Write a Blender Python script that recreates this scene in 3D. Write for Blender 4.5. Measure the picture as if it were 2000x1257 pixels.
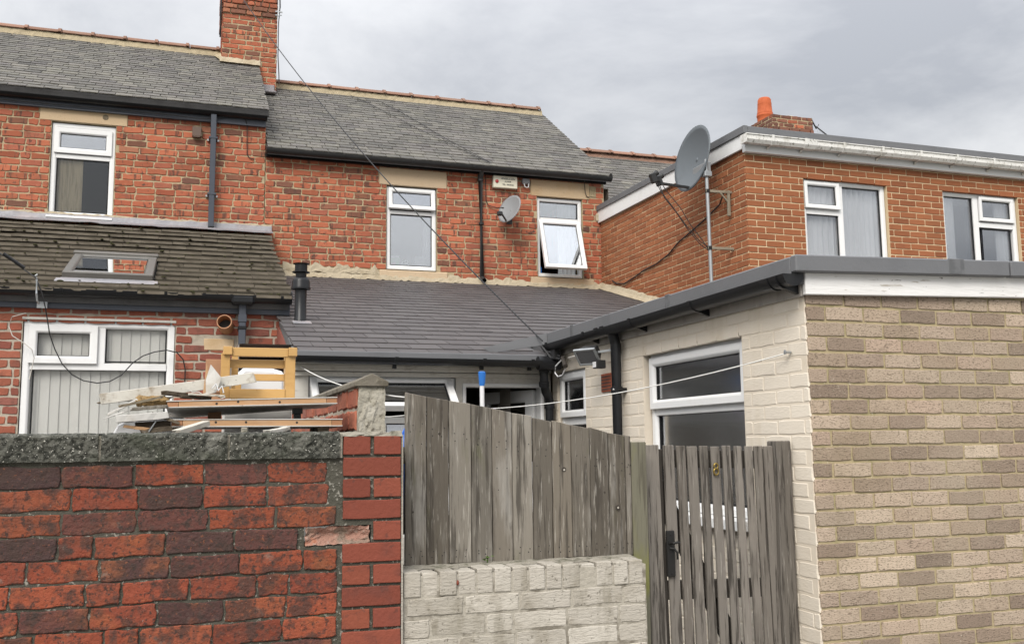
import bpy, math, random
import numpy as np
from mathutils import Matrix, Vector

for o in list(bpy.data.objects): bpy.data.objects.remove(o)
SC = bpy.context.scene
COL = SC.collection
RND = random.Random(11)
rad = math.radians

# ------------------------------------------------------------------ camera
def camera_matrix(yaw, pit, rol, loc):
    f = Vector((math.sin(yaw)*math.cos(pit), math.cos(yaw)*math.cos(pit), math.sin(pit)))
    r = Vector((math.cos(yaw), -math.sin(yaw), 0.0)); d = f.cross(r)
    r2 = math.cos(rol)*r + math.sin(rol)*d; d2 = -math.sin(rol)*r + math.cos(rol)*d
    m = Matrix((r2, -d2, -f)).transposed().to_4x4(); m.translation = loc
    return m
cd = bpy.data.cameras.new('camera'); cam = bpy.data.objects.new('camera', cd); COL.objects.link(cam)
cd.sensor_fit = 'HORIZONTAL'; cd.sensor_width = 36.0; cd.lens = 1881.6*36/2000
cd.clip_start = 0.05; cd.clip_end = 2000
cam.matrix_world = camera_matrix(rad(18.733), rad(7.168), rad(0.657), Vector((0, 0, 1.7)))
SC.camera = cam

# ------------------------------------------------------------------ sky, sun, exposure
SUN_AZ, SUN_EL = rad(214), rad(42)       # compass bearing from +Y clockwise: behind the camera, to its left
W = bpy.data.worlds.new('World'); SC.world = W; W.use_nodes = True
nt = W.node_tree; nt.nodes.clear()
def N(t, **k):
    n = nt.nodes.new(t)
    for a, b in k.items(): setattr(n, a, b)
    return n
def LK(a, b): nt.links.new(a, b)
sky = N('ShaderNodeTexSky'); sky.sky_type = 'NISHITA'; sky.sun_disc = False
sky.sun_elevation = SUN_EL; sky.sun_rotation = SUN_AZ; sky.air_density = 1.6; sky.dust_density = 3.0
bg1 = N('ShaderNodeBackground'); bg1.inputs['Strength'].default_value = 0.055; LK(sky.outputs[0], bg1.inputs[0])
tc = N('ShaderNodeTexCoord'); sep = N('ShaderNodeSeparateXYZ'); LK(tc.outputs['Generated'], sep.inputs[0])
def MT(op, a, b=None, c=None, clamp=False):
    n = N('ShaderNodeMath', operation=op, use_clamp=clamp)
    for i, v in enumerate((a, b, c)):
        if v is None: continue
        if isinstance(v, (int, float)): n.inputs[i].default_value = v
        else: LK(v, n.inputs[i])
    return n.outputs[0]
zc = MT('MAXIMUM', sep.outputs[2], 0.0)
zp = MT('ADD', zc, 0.22)
cmb = N('ShaderNodeCombineXYZ'); LK(MT('DIVIDE', sep.outputs[0], zp), cmb.inputs[0]); LK(MT('DIVIDE', sep.outputs[1], zp), cmb.inputs[1])
n1 = N('ShaderNodeTexNoise'); n1.inputs['Scale'].default_value = 0.85; n1.inputs['Detail'].default_value = 9; n1.inputs['Roughness'].default_value = 0.58; n1.inputs['Distortion'].default_value = 0.35
mp = N('ShaderNodeMapping'); mp.inputs['Location'].default_value = (2.2, 5.1, 4.2); LK(cmb.outputs[0], mp.inputs[0]); LK(mp.outputs[0], n1.inputs['Vector'])
cr = N('ShaderNodeValToRGB'); LK(n1.outputs[0], cr.inputs[0])
e = cr.color_ramp.elements; e[0].position = 0.34; e[0].color = (0.53, 0.55, 0.60, 1); e[1].position = 0.60; e[1].color = (1.05, 1.055, 1.07, 1)
lift = MT('MULTIPLY_ADD', MT('MULTIPLY', zc, zc), 2.5, 0.88)          # overcast sky: brighter towards the zenith
mul = N('ShaderNodeMix', data_type='RGBA', blend_type='MULTIPLY'); mul.inputs[0].default_value = 1.0
LK(cr.outputs[0], mul.inputs[6]); cc = N('ShaderNodeCombineColor')
for i in range(3): LK(lift, cc.inputs[i])
LK(cc.outputs[0], mul.inputs[7])
bg2 = N('ShaderNodeBackground'); bg2.inputs['Strength'].default_value = 0.505; LK(mul.outputs[2], bg2.inputs[0])
mx = N('ShaderNodeMixShader'); mx.inputs[0].default_value = 0.90; LK(bg1.outputs[0], mx.inputs[1]); LK(bg2.outputs[0], mx.inputs[2])
wo = N('ShaderNodeOutputWorld'); LK(mx.outputs[0], wo.inputs[0])
sl = bpy.data.lights.new('sun', 'SUN'); sun = bpy.data.objects.new('sun', sl); COL.objects.link(sun)
sl.energy = 1.5; sl.angle = rad(28); sl.color = (1.0, 0.955, 0.89)
sd = Vector((math.sin(SUN_AZ)*math.cos(SUN_EL), math.cos(SUN_AZ)*math.cos(SUN_EL), math.sin(SUN_EL)))
sun.rotation_euler = sd.to_track_quat('Z', 'Y').to_euler(); sun.location = sd*60
vs = SC.view_settings; vs.view_transform = 'Standard'; vs.look = 'None'; vs.exposure = 0.80; vs.gamma = 1.0; vs.use_curve_mapping = False
SC.render.engine = 'CYCLES'; SC.cycles.use_denoising = True; SC.cycles.use_adaptive_sampling = True; SC.cycles.adaptive_threshold = 0.02; SC.cycles.max_bounces = 5; SC.cycles.diffuse_bounces = 1
SC.cycles.glossy_bounces = 2; SC.cycles.transmission_bounces = 2; SC.cycles.transparent_max_bounces = 8

# ------------------------------------------------------------------ materials
MATS = {}
def material(name, cols, rough=0.85, over=(), bump=(), metallic=0.0, stretch=(1, 1, 1), spec=0.35, tone=0.25, offset=True, coat=0.0, edge=None, detail=3, wover=()):
    """cols: ramp stops read with the piece's own random tint; over: (scale, colour, lo, hi, amount[, stretch]) noise stains; bump: (scale, height[, stretch])."""
    if name in MATS: return MATS[name]
    m = bpy.data.materials.new(name); m.use_nodes = True; t = m.node_tree; t.nodes.clear(); MATS[name] = m
    nn = t.nodes.new; lk = t.links.new
    at = nn('ShaderNodeAttribute'); at.attribute_name = 'tint'; oi = nn('ShaderNodeObjectInfo')
    ad = nn('ShaderNodeVectorMath'); ad.operation = 'ADD'; lk(at.outputs['Color'], ad.inputs[0]); lk(oi.outputs['Color'], ad.inputs[1])
    sp = nn('ShaderNodeSeparateXYZ'); lk(ad.outputs[0], sp.inputs[0])
    geo = nn('ShaderNodeNewGeometry')
    pos = raw = geo.outputs['Position']
    if offset:       # each piece reads another part of the grain
        cb = nn('ShaderNodeCombineXYZ'); mu = nn('ShaderNodeMath'); mu.operation = 'MULTIPLY'; mu.inputs[1].default_value = 37.0
        lk(sp.outputs[2], mu.inputs[0])
        for i in range(3): lk(mu.outputs[0], cb.inputs[i])
        av = nn('ShaderNodeVectorMath'); av.operation = 'ADD'; lk(pos, av.inputs[0]); lk(cb.outputs[0], av.inputs[1]); pos = av.outputs[0]
    def coords(st):
        if st == (1, 1, 1): return pos
        v = nn('ShaderNodeVectorMath'); v.operation = 'MULTIPLY'; lk(pos, v.inputs[0]); v.inputs[1].default_value = st; return v.outputs[0]
    def noise(sc, st, det=3, ro=0.62, world=False):
        n = nn('ShaderNodeTexNoise'); n.inputs['Scale'].default_value = sc; n.inputs['Detail'].default_value = det; n.inputs['Roughness'].default_value = ro
        if world:
            v = nn('ShaderNodeVectorMath'); v.operation = 'MULTIPLY'; lk(raw, v.inputs[0]); v.inputs[1].default_value = st; lk(v.outputs[0], n.inputs['Vector'])
        else: lk(coords(st), n.inputs['Vector'])
        return n.outputs[0]
    rp = nn('ShaderNodeValToRGB'); lk(sp.outputs[0], rp.inputs[0])
    els = rp.color_ramp.elements
    if len(cols) == 1: cols = [cols[0], cols[0]]
    while len(els) < len(cols): els.new(0.5)
    for i, c in enumerate(cols):
        els[i].position = i/(len(cols)-1); els[i].color = (c[0], c[1], c[2], 1)
    c = rp.outputs[0]
    def mixc(fac, a, b, bt='MIX'):
        x = nn('ShaderNodeMix'); x.data_type = 'RGBA'; x.blend_type = bt
        if isinstance(fac, float): x.inputs[0].default_value = fac
        else: lk(fac, x.inputs[0])
        lk(a, x.inputs[6])
        if isinstance(b, tuple): x.inputs[7].default_value = (b[0], b[1], b[2], 1)
        else: lk(b, x.inputs[7])
        return x.outputs[2]
    if tone:         # tint green: darker or lighter piece; fine tone noise
        mr = nn('ShaderNodeMapRange'); mr.inputs['To Min'].default_value = 1-tone; mr.inputs['To Max'].default_value = 1+tone; lk(sp.outputs[1], mr.inputs['Value'])
        g = nn('ShaderNodeCombineColor')
        for i in range(3): lk(mr.outputs[0], g.inputs[i])
        c = mixc(1.0, c, g.outputs[0], 'MULTIPLY')
    for ov in list(over)+[(*q, True) for q in wover]:
        sc_, col, lo, hi, amt = ov[:5]; st = ov[5] if len(ov) > 5 else stretch
        n = noise(sc_, st, detail, world=len(ov) > 6)
        mr = nn('ShaderNodeMapRange'); mr.interpolation_type = 'SMOOTHSTEP'
        mr.inputs['From Min'].default_value = lo; mr.inputs['From Max'].default_value = hi; mr.inputs['To Max'].default_value = amt; lk(n, mr.inputs['Value'])
        c = mixc(mr.outputs[0], c, col)
    if edge:         # lichen and caught light, both coloured into a tile's down-facing lower edge
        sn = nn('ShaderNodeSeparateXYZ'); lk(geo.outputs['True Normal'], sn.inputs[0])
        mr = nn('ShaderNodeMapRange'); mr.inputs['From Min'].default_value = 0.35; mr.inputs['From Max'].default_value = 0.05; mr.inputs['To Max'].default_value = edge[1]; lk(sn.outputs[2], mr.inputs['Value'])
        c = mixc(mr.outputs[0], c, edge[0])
    b = nn('ShaderNodeBsdfPrincipled'); lk(c, b.inputs['Base Color'])
    b.inputs['Roughness'].default_value = rough; b.inputs['Metallic'].default_value = metallic; b.inputs['Specular IOR Level'].default_value = spec
    if coat: b.inputs['Coat Weight'].default_value = coat; b.inputs['Coat Roughness'].default_value = 0.2
    prev = None
    for bp in bump:
        st = bp[2] if len(bp) > 2 else stretch
        bn = nn('ShaderNodeBump'); bn.inputs['Distance'].default_value = bp[1]; bn.inputs['Strength'].default_value = 1.0
        lk(noise(bp[0], st, 2), bn.inputs['Height'])
        if prev: lk(prev, bn.inputs['Normal'])
        prev = bn.outputs[0]
    if prev: lk(prev, b.inputs['Normal'])
    out = nn('ShaderNodeOutputMaterial'); lk(b.outputs[0], out.inputs[0])
    return m

def glass_material(name, tint=(0.9, 0.95, 0.97), base=0.10, gain=2.2, rough=0.0):
    m = bpy.data.materials.new(name); m.use_nodes = True; t = m.node_tree; t.nodes.clear(); nn = t.nodes.new; lk = t.links.new
    tr = nn('ShaderNodeBsdfTransparent'); tr.inputs[0].default_value = (*tint, 1)
    gl = nn('ShaderNodeBsdfGlossy'); gl.inputs['Roughness'].default_value = rough; gl.inputs['Color'].default_value = (0.95, 0.97, 1, 1)
    fr = nn('ShaderNodeFresnel'); fr.inputs[0].default_value = 1.5
    mm = nn('ShaderNodeMath'); mm.operation = 'MULTIPLY_ADD'; mm.use_clamp = True; mm.inputs[1].default_value = gain; mm.inputs[2].default_value = base; lk(fr.outputs[0], mm.inputs[0])
    mx = nn('ShaderNodeMixShader'); lk(mm.outputs[0], mx.inputs[0]); lk(tr.outputs[0], mx.inputs[1]); lk(gl.outputs[0], mx.inputs[2])
    o = nn('ShaderNodeOutputMaterial'); lk(mx.outputs[0], o.inputs[0]); MATS[name] = m
    return m

def simple(name, col, rough=0.5, metallic=0.0, spec=0.5, dirt=None, bump=()):
    ov = ((9, dirt, 0.5, 0.8, 0.5),) if dirt else ()
    return material(name, [col], rough, ov, bump, metallic, spec=spec, tone=0.0, offset=False)

# ------------------------------------------------------------------ mesh helpers
def wt(o):
    v = Vector((0, 0, 0))
    while o is not None: v = v + o.location; o = o.parent
    return v
def link(name, me, mat, parent=None, M=None, color=None):
    o = bpy.data.objects.new(name, me); COL.objects.link(o)
    if mat is not None and not me.materials: me.materials.append(mat)
    if parent is not None: o.parent = parent
    T = Matrix.Translation(-wt(parent)) if parent is not None else Matrix.Identity(4)
    o.matrix_basis = T @ M if M is not None else T
    o.color = (*color, 1) if color else (RND.random(), RND.random(), RND.random(), 1)
    return o
def thing(name, label, cat, loc=(0, 0, 0), group=None):
    o = bpy.data.objects.new(name, None); COL.objects.link(o); o.location = loc; o.empty_display_size = 0.2
    tag(o, label, cat, group); return o
def tag(o, label=None, cat=None, group=None, kind=None):
    for k, v in (('label', label), ('category', cat), ('group', group), ('kind', kind)):
        if v: o[k] = v
    return o
class MB:
    def __init__(s): s.v = []; s.f = []
    def add(s, vs, fs):
        b = len(s.v); s.v += [tuple(x) for x in vs]; s.f += [tuple(b+i for i in f) for f in fs]; return s
    def box(s, x0, x1, y0, y1, z0, z1, M=None):
        vs = [Vector((x, y, z)) for x in (x0, x1) for y in (y0, y1) for z in (z0, z1)]
        if M is not None: vs = [M @ v for v in vs]
        return s.add(vs, [(0, 1, 3, 2), (4, 6, 7, 5), (0, 4, 5, 1), (2, 3, 7, 6), (0, 2, 6, 4), (1, 5, 7, 3)])
    def bar(s, a, b, w, h, up=(0, 0, 1)):          # straight bar of section w x h from a to b
        a = Vector(a); b = Vector(b); d = (b-a); L = d.length; d.normalize(); u = Vector(up)
        sdir = d.cross(u); sdir = sdir.normalized() if sdir.length > 1e-5 else Vector((1, 0, 0)); u = sdir.cross(d)
        M = Matrix((d, sdir, u)).transposed().to_4x4(); M.translation = a
        return s.box(0, L, -w/2, w/2, -h/2, h/2, M)
    def rough(s, a, b, w, h, seed, up=(0, 0, 1), n=9, j=0.0016, ragged=0.009):   # sawn length with wavy sides and broken ends
        a = Vector(a); b = Vector(b); d = (b-a); L = d.length; d.normalize(); u = Vector(up); rg = random.Random(seed)
        sd = d.cross(u).normalized(); u = sd.cross(d); vs = []; K = ((-1, -1), (0, -1), (1, -1), (1, 1), (0, 1), (-1, 1))
        bend = rg.uniform(-1, 1)*L*0.008
        for i in range(n+1):
            t = i/n; e = ragged if i in (0, n) else 0.0
            for p, q in K: vs.append(a+d*(L*t+rg.uniform(-e, e))+sd*(p*w/2+rg.uniform(-j, j))+u*(q*h/2+rg.uniform(-j, j)*0.6+bend*4*t*(1-t)))
        return s.add(vs, [(i*6+k, i*6+(k+1) % 6, i*6+6+(k+1) % 6, i*6+6+k) for i in range(n) for k in range(6)] + [(0, 1, 4, 5), (1, 2, 3, 4), (n*6, n*6+1, n*6+4, n*6+5), (n*6+1, n*6+2, n*6+3, n*6+4)])
    def prism(s, prof, M, L):                        # profile (a, b) in local XZ, extruded along local Y by L
        n = len(prof); vs = [M @ Vector((a, 0, b)) for a, b in prof] + [M @ Vector((a, L, b)) for a, b in prof]
        fs = [tuple(range(n)), tuple(reversed(range(n, 2*n)))] + [(i, i+n, (i+1) % n+n, (i+1) % n) for i in range(n)]
        return s.add(vs, fs)
    def tube(s, pts, r, n=8, cap=True):
        pts = [Vector(p) for p in pts]; rings = []
        up = Vector((0, 0, 1))
        for i, p in enumerate(pts):
            d = (pts[min(i+1, len(pts)-1)] - pts[max(i-1, 0)]).normalized()
            a = d.cross(up)
            if a.length < 1e-3: a = d.cross(Vector((1, 0, 0)))
            a.normalize(); b = d.cross(a); up = a.cross(d) if False else up
            rr = r[i] if isinstance(r, (list, tuple)) else r
            rings.append([p + (a*math.cos(2*math.pi*k/n) + b*math.sin(2*math.pi*k/n))*rr for k in range(n)])
        vs = [v for q in rings for v in q]; fs = []
        for i in range(len(rings)-1):
            for k in range(n): fs.append((i*n+k, i*n+(k+1) % n, (i+1)*n+(k+1) % n, (i+1)*n+k))
        if cap: fs += [tuple(reversed(range(n))), tuple(range((len(rings)-1)*n, len(rings)*n))]
        return s.add(vs, fs)
    def lathe(s, prof, M=None, n=20):                # profile (r, z) about local Z
        M = M or Matrix.Identity(4); vs = []; fs = []
        for r, z in prof:
            for k in range(n): a = 2*math.pi*k/n; vs.append(M @ Vector((r*math.cos(a), r*math.sin(a), z)))
        for i in range(len(prof)-1):
            for k in range(n): fs.append((i*n+k, i*n+(k+1) % n, (i+1)*n+(k+1) % n, (i+1)*n+k))
        fs += [tuple(reversed(range(n))), tuple(range((len(prof)-1)*n, len(prof)*n))]
        return s.add(vs, fs)
    def ring(s, F, u0, u1, v0, v1, t, w0, w1, tb=None):   # rectangular frame in plane frame F
        tb = tb or t; o = [(u0, v0), (u1, v0), (u1, v1), (u0, v1)]; i = [(u0+t, v0+tb), (u1-t, v0+tb), (u1-t, v1-t), (u0+t, v1-t)]
        c = 0.25*min(t, w1-w0)
        lay = [[(u, w1, v) for u, v in o], [(u, w0, v) for u, v in o],
               [(u, w0, v) for u, v in [(u0+t-c, v0+tb-c), (u1-t+c, v0+tb-c), (u1-t+c, v1-t+c), (u0+t-c, v1-t+c)]],
               [(u, w0+c, v) for u, v in i], [(u, w1, v) for u, v in i]]
        vs = [F @ Vector(p) for L in lay for p in L]; fs = []
        for a in range(5):
            b = (a+1) % 5
            for k in range(4): fs.append((a*4+k, a*4+(k+1) % 4, b*4+(k+1) % 4, b*4+k))
        return s.add(vs, fs)
    def mesh(s, name, smooth=False):
        me = bpy.data.meshes.new(name); me.from_pydata([tuple(v) for v in s.v], [], s.f); me.update()
        import bmesh
        bm = bmesh.new(); bm.from_mesh(me); bmesh.ops.recalc_face_normals(bm, faces=bm.faces); bm.to_mesh(me); bm.free()
        if smooth:
            me.polygons.foreach_set('use_smooth', [True]*len(me.polygons))
        return me
    def build(s, name, mat, parent=None, smooth=False, bevel=0.0, color=None, seg=1):
        o = link(name, s.mesh(name, smooth), mat, parent, None, color)
        if bevel:
            md = o.modifiers.new('bevel', 'BEVEL'); md.width = bevel; md.segments = seg; md.limit_method = 'ANGLE'; md.angle_limit = rad(40)
        if smooth:
            md = o.modifiers.new('split', 'EDGE_SPLIT'); md.split_angle = rad(45)
        return o
def frame(o, u, v):                                   # columns: along, inward, up
    u = Vector(u).normalized(); v = Vector(v).normalized(); w = v.cross(u)
    m = Matrix((u, w, v)).transposed().to_4x4(); m.translation = Vector(o); return m
def facing_lane(y): return frame((0, y, 0), (1, 0, 0), (0, 0, 1))          # wall facing -Y, u = X
def facing_left(x): return frame((x, 0, 0), (0, -1, 0), (0, 0, 1))         # wall facing -X, u = -Y
def slope(y0, z0, y1, z1): return frame((0, y0, z0), (1, 0, 0), (0, y1-y0, z1-z0))

def slab(F, u0, u1, v0, v1, holes, w0, w1):           # wall core with openings, one closed skin
    us = sorted({u0, u1, *[h for q in holes for h in q[:2] if u0 < h < u1]}); vs = sorted({v0, v1, *[h for q in holes for h in q[2:4] if v0 < h < v1]})
    solid = lambda i, j: 0 <= i < len(us)-1 and 0 <= j < len(vs)-1 and not any(q[0] < (us[i]+us[i+1])/2 < q[1] and q[2] < (vs[j]+vs[j+1])/2 < q[3] for q in holes)
    idx = {}; V = []; Fc = []
    def P(i, j, k):
        if (i, j, k) not in idx: idx[i, j, k] = len(V); V.append(F @ Vector((us[i], (w0, w1)[k], vs[j])))
        return idx[i, j, k]
    for i in range(len(us)-1):
        for j in range(len(vs)-1):
            if not solid(i, j): continue
            Fc += [(P(i, j, 0), P(i+1, j, 0), P(i+1, j+1, 0), P(i, j+1, 0)), (P(i, j, 1), P(i, j+1, 1), P(i+1, j+1, 1), P(i+1, j, 1))]
            if not solid(i-1, j): Fc.append((P(i, j, 0), P(i, j+1, 0), P(i, j+1, 1), P(i, j, 1)))
            if not solid(i+1, j): Fc.append((P(i+1, j, 0), P(i+1, j, 1), P(i+1, j+1, 1), P(i+1, j+1, 0)))
            if not solid(i, j-1): Fc.append((P(i, j, 0), P(i, j, 1), P(i+1, j, 1), P(i+1, j, 0)))
            if not solid(i, j+1): Fc.append((P(i, j+1, 0), P(i+1, j+1, 0), P(i+1, j+1, 1), P(i, j+1, 1)))
    m = MB(); m.add(V, Fc); return m

# ------------------------------------------------------------------ bricks, slates, tiles
def piece_verts(L, H, D, bev, jit, nx, nz, rng, face=0.0):
    """A brick with uneven arrises: front ring, outer ring, back ring."""
    per = [(i/nx, 0) for i in range(nx)] + [(1, j/nz) for j in range(nz)] + [(1-i/nx, 1) for i in range(nx)] + [(0, 1-j/nz) for j in range(nz)]
    fr, ou, ba = [], [], []
    wv = [(rng.uniform(2, 7), rng.uniform(0, 6.3), rng.uniform(7, 15), rng.uniform(0, 6.3)) for _ in range(4)]
    wave = lambda q, t: (0.5*math.sin(wv[q][0]*t+wv[q][1])+0.3*math.sin(wv[q][2]*t+wv[q][3])+rng.uniform(-.25, .25)-0.35)*jit
    for a, b in per:
        x = (a-0.5)*L; z = (b-0.5)*H
        jx, jz = wave(0 if a == 0 else 1, b), wave(2 if b == 0 else 3, a)
        sx = (1 if a == 1 else -1 if a == 0 else 0); sz = (1 if b == 1 else -1 if b == 0 else 0)
        ox, oz = x+sx*jx, z+sz*jz; k = bev*rng.uniform(0.6, 1.5); corner = 1.6 if sx and sz else 1.0
        fr.append((ox-sx*k*corner, rng.uniform(-face, face), oz-sz*k*corner)); ou.append((ox-(sx*k*0.35 if sx and sz else 0), bev*0.9, oz-(sz*k*0.35 if sx and sz else 0))); ba.append((x, D, z))
    n = len(per); v = fr+ou+ba+[(0, rng.uniform(-face, face), 0)]
    f = [(i, (i+1) % n, 3*n) for i in range(n)]
    for a in (0, 1):
        for i in range(n): f.append((a*n+i, a*n+n+i, a*n+n+(i+1) % n, a*n+(i+1) % n))
    return v, f
def variants(L, H, D, bev, jit, nx, nz, k, seed, face=0.0):
    rng = random.Random(seed); return [piece_verts(L, H, D, bev, jit, nx, nz, rng, face) for _ in range(k)]
def lay(parent, name, F, rects, mat, var, tint, limit=300, order=None, tilt=0.0, seed=1, wj=0.002, smooth=False):
    """rects: (u0, u1, v0, v1[, w]); var: list of (L, H, verts-list) classes. First `limit` become objects, the rest one mesh."""
    rng = random.Random(seed); rects = list(rects)
    if order: rects.sort(key=order)
    cache = {}; JV, JF, JT = [], [], []
    for i, r in enumerate(rects):
        u0, u1, v0, v1 = r[:4]; w = r[4] if len(r) > 4 else 0.0
        L, H = u1-u0, v1-v0; ci = min(range(len(var)), key=lambda c: abs(math.log(var[c][0]/L)))
        L0, H0, vl = var[ci]; vi = rng.randrange(len(vl))
        M = F @ Matrix.Translation(((u0+u1)/2, w+rng.uniform(-wj, wj), (v0+v1)/2)) @ Matrix.Rotation(tilt, 4, 'X') @ Matrix.Diagonal((L/L0, 1, H/H0, 1))
        c = tint(r, rng)
        if i < limit:
            if (ci, vi) not in cache:
                me = bpy.data.meshes.new(name); me.from_pydata(vl[vi][0], [], vl[vi][1]); me.update(); me.materials.append(mat)
                cache[ci, vi] = me
            link(name, cache[ci, vi], mat, parent, M, c)
        else:
            b = len(JV); JV += [tuple(M @ Vector(q)) for q in vl[vi][0]]; JF += [tuple(b+q for q in f) for f in vl[vi][1]]; JT += [(*c, 1)]*len(vl[vi][0])
    if JV:
        me = bpy.data.meshes.new(name); me.from_pydata(JV, [], JF); me.update(); me.materials.append(mat)
        a = me.attributes.new('tint', 'FLOAT_COLOR', 'POINT'); a.data.foreach_set('color', np.array(JT, dtype=np.float32).ravel())
        o = link(name + '_field', me, mat, parent, None, (0, 0, 0)); o['kind'] = 'stuff'
    return len(rects)
def courses(u0, u1, v0, v1, ch, bl, joint, holes=(), seed=1, jit=0.012, header=0, half=0.06, cut=None):
    """Brick rectangles of a wall; holes as (u0,u1,v0,v1); header: every n-th course laid as headers."""
    rng = random.Random(seed); out = []; n = int(round((v1-v0)/ch))
    for k in range(n):
        a, b = v1-(k+1)*ch, v1-k*ch; m = (a+b)/2
        hd = header and k % header == header-1; step = bl/2 if hd else bl
        u = u0 - bl + (k % 2)*bl*0.5 + rng.uniform(-jit, jit)*2 + (bl*0.25 if hd else 0)
        sp = []
        while u < u1:
            L = step + rng.uniform(-jit, jit)
            if not hd and rng.random() < half: L = step*0.5
            sp.append((u, u+L)); u += L
        bad = sorted((h[0], h[1]) for h in holes if h[2] < m < h[3]); free = []; x = u0
        for p, q in bad:
            if p > x: free.append((x, p))
            x = max(x, q)
        if x < u1: free.append((x, u1))
        for p, q in sp:
            for s, t in free:
                c, d = max(p, s), min(q, t)
                if d-c > 0.045:
                    dz = rng.uniform(-0.002, 0.002)
                    r = (c+joint/2, d-joint/2, a+joint/2+dz, b-joint/2+dz)
                    if cut is None or cut(r): out.append(r)
    return out
def rtint(lo=0.0, hi=1.0): return lambda r, g: (g.uniform(lo, hi), g.random(), g.random())
# ------------------------------------------------------------------ the materials of the place
RED = [(0.34, 0.096, 0.052), (0.40, 0.122, 0.066), (0.46, 0.15, 0.080), (0.42, 0.13, 0.068), (0.36, 0.115, 0.072), (0.50, 0.20, 0.11), (0.15, 0.072, 0.052)]
M_FBRICK = material('house_brick', RED, 0.9, ((7, (0.22, 0.09, 0.06), 0.58, 0.75, 0.6), (26, (0.60, 0.27, 0.17), 0.55, 0.8, 0.45), (15, (0.11, 0.06, 0.045), 0.57, 0.64, 0.85, (1, 1, 0.15)), (13, (0.09, 0.058, 0.046), 0.60, 0.68, 0.9)), ((60, 0.002),), tone=0.2, detail=4, wover=((1.3, (0.17, 0.085, 0.058), 0.54, 0.72, 0.5, (1, 1, 1)), (5, (0.14, 0.075, 0.052), 0.60, 0.72, 0.45, (1, 1, 0.35))))
M_FMORT = material('house_mortar', [(0.47, 0.375, 0.235)], 0.95, ((5, (0.27, 0.21, 0.135), 0.5, 0.75, 0.7), (30, (0.56, 0.46, 0.31), 0.5, 0.8, 0.5)), ((45, 0.006),), tone=0.0, offset=False)
M_XBRICK = material('yard_brick', [(0.31, 0.095, 0.062), (0.36, 0.115, 0.070), (0.40, 0.14, 0.085), (0.28, 0.09, 0.064), (0.25, 0.11, 0.085)], 0.9, ((9, (0.13, 0.065, 0.05), 0.52, 0.75, 0.7), (28, (0.42, 0.2, 0.13), 0.58, 0.8, 0.4)), ((60, 0.004), (14, 0.005)), tone=0.2)
M_XMORT = material('yard_mortar', [(0.47, 0.41, 0.33)], 0.95, ((8, (0.22, 0.18, 0.14), 0.5, 0.75, 0.6),), ((45, 0.005),), tone=0.0, offset=False)
M_OBRICK = material('orange_brick', [(0.28, 0.098, 0.043), (0.33, 0.120, 0.052), (0.36, 0.134, 0.058), (0.31, 0.110, 0.049)], 0.88, ((10, (0.20, 0.07, 0.035), 0.55, 0.8, 0.4), (60, (0.44, 0.16, 0.07), 0.55, 0.8, 0.4)), ((90, 0.003),), tone=0.13, wover=((1.1, (0.21, 0.085, 0.042), 0.52, 0.75, 0.45, (1, 1, 1)),))
M_OMORT = material('orange_mortar', [(0.74, 0.58, 0.37)], 0.95, ((6, (0.58, 0.43, 0.26), 0.5, 0.75, 0.5),), (), tone=0.0, offset=False)
M_BBRICK = material('buff_brick', [(0.35, 0.268, 0.195), (0.42, 0.325, 0.24), (0.53, 0.425, 0.32), (0.385, 0.297, 0.23), (0.285, 0.216, 0.162), (0.56, 0.455, 0.345), (0.45, 0.337, 0.255), (0.165, 0.128, 0.098)], 0.9,
    ((75, (0.11, 0.082, 0.055), 0.54, 0.62, 0.8, (1, 1, 3.2)), (12, (0.27, 0.21, 0.155), 0.5, 0.8, 0.4), (110, (0.70, 0.62, 0.50), 0.62, 0.70, 0.6)), ((75, 0.0045, (1, 1, 3.2)),), tone=0.13, detail=5, wover=((1.6, (0.24, 0.185, 0.12), 0.52, 0.72, 0.4, (1, 1, 1)), (5, (0.22, 0.175, 0.115), 0.57, 0.72, 0.35, (1, 1, 0.12)), (0.9, (0.47, 0.40, 0.30), 0.55, 0.75, 0.35, (1, 1, 1))))
M_BMORT = material('buff_mortar', [(0.44, 0.36, 0.215)], 0.95, ((9, (0.27, 0.25, 0.11), 0.48, 0.7, 0.6), (70, (0.7, 0.64, 0.5), 0.62, 0.75, 0.6)), ((70, 0.004),), tone=0.0, offset=False)
M_WPAINT = material('cream_masonry_paint', [(0.78, 0.70, 0.585), (0.80, 0.72, 0.605)], 0.75, ((4, (0.72, 0.62, 0.49), 0.52, 0.8, 0.4), (40, (0.60, 0.52, 0.40), 0.68, 0.78, 0.4)), ((38, 0.0016, (1, 1, 2.5)),), tone=0.02, wover=((4, (0.60, 0.50, 0.36), 0.58, 0.75, 0.45, (1, 1, 0.15)), (1.5, (0.70, 0.60, 0.46), 0.5, 0.75, 0.5, (1, 1, 1))))
M_WMORT = material('cream_painted_mortar', [(0.76, 0.67, 0.545)], 0.85, ((6, (0.64, 0.55, 0.42), 0.55, 0.8, 0.6), (50, (0.3, 0.25, 0.18), 0.70, 0.78, 0.6)), (), tone=0.0, offset=False)
M_LPAINT = material('grubby_white_paint', [(0.42, 0.385, 0.325), (0.49, 0.45, 0.385), (0.55, 0.51, 0.44)], 0.85, ((6, (0.27, 0.235, 0.18), 0.48, 0.74, 0.75), (60, (0.13, 0.112, 0.085), 0.61, 0.70, 0.8)), ((34, 0.0045, (1, 1, 3.4)),), tone=0.05, wover=((6, (0.19, 0.165, 0.115), 0.55, 0.70, 0.6, (1, 1, 0.25)), (2.2, (0.34, 0.31, 0.25), 0.52, 0.72, 0.4, (1, 1, 1)), (45, (0.12, 0.105, 0.08), 0.61, 0.67, 0.7, (1, 1, 1))), detail=5)
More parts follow.
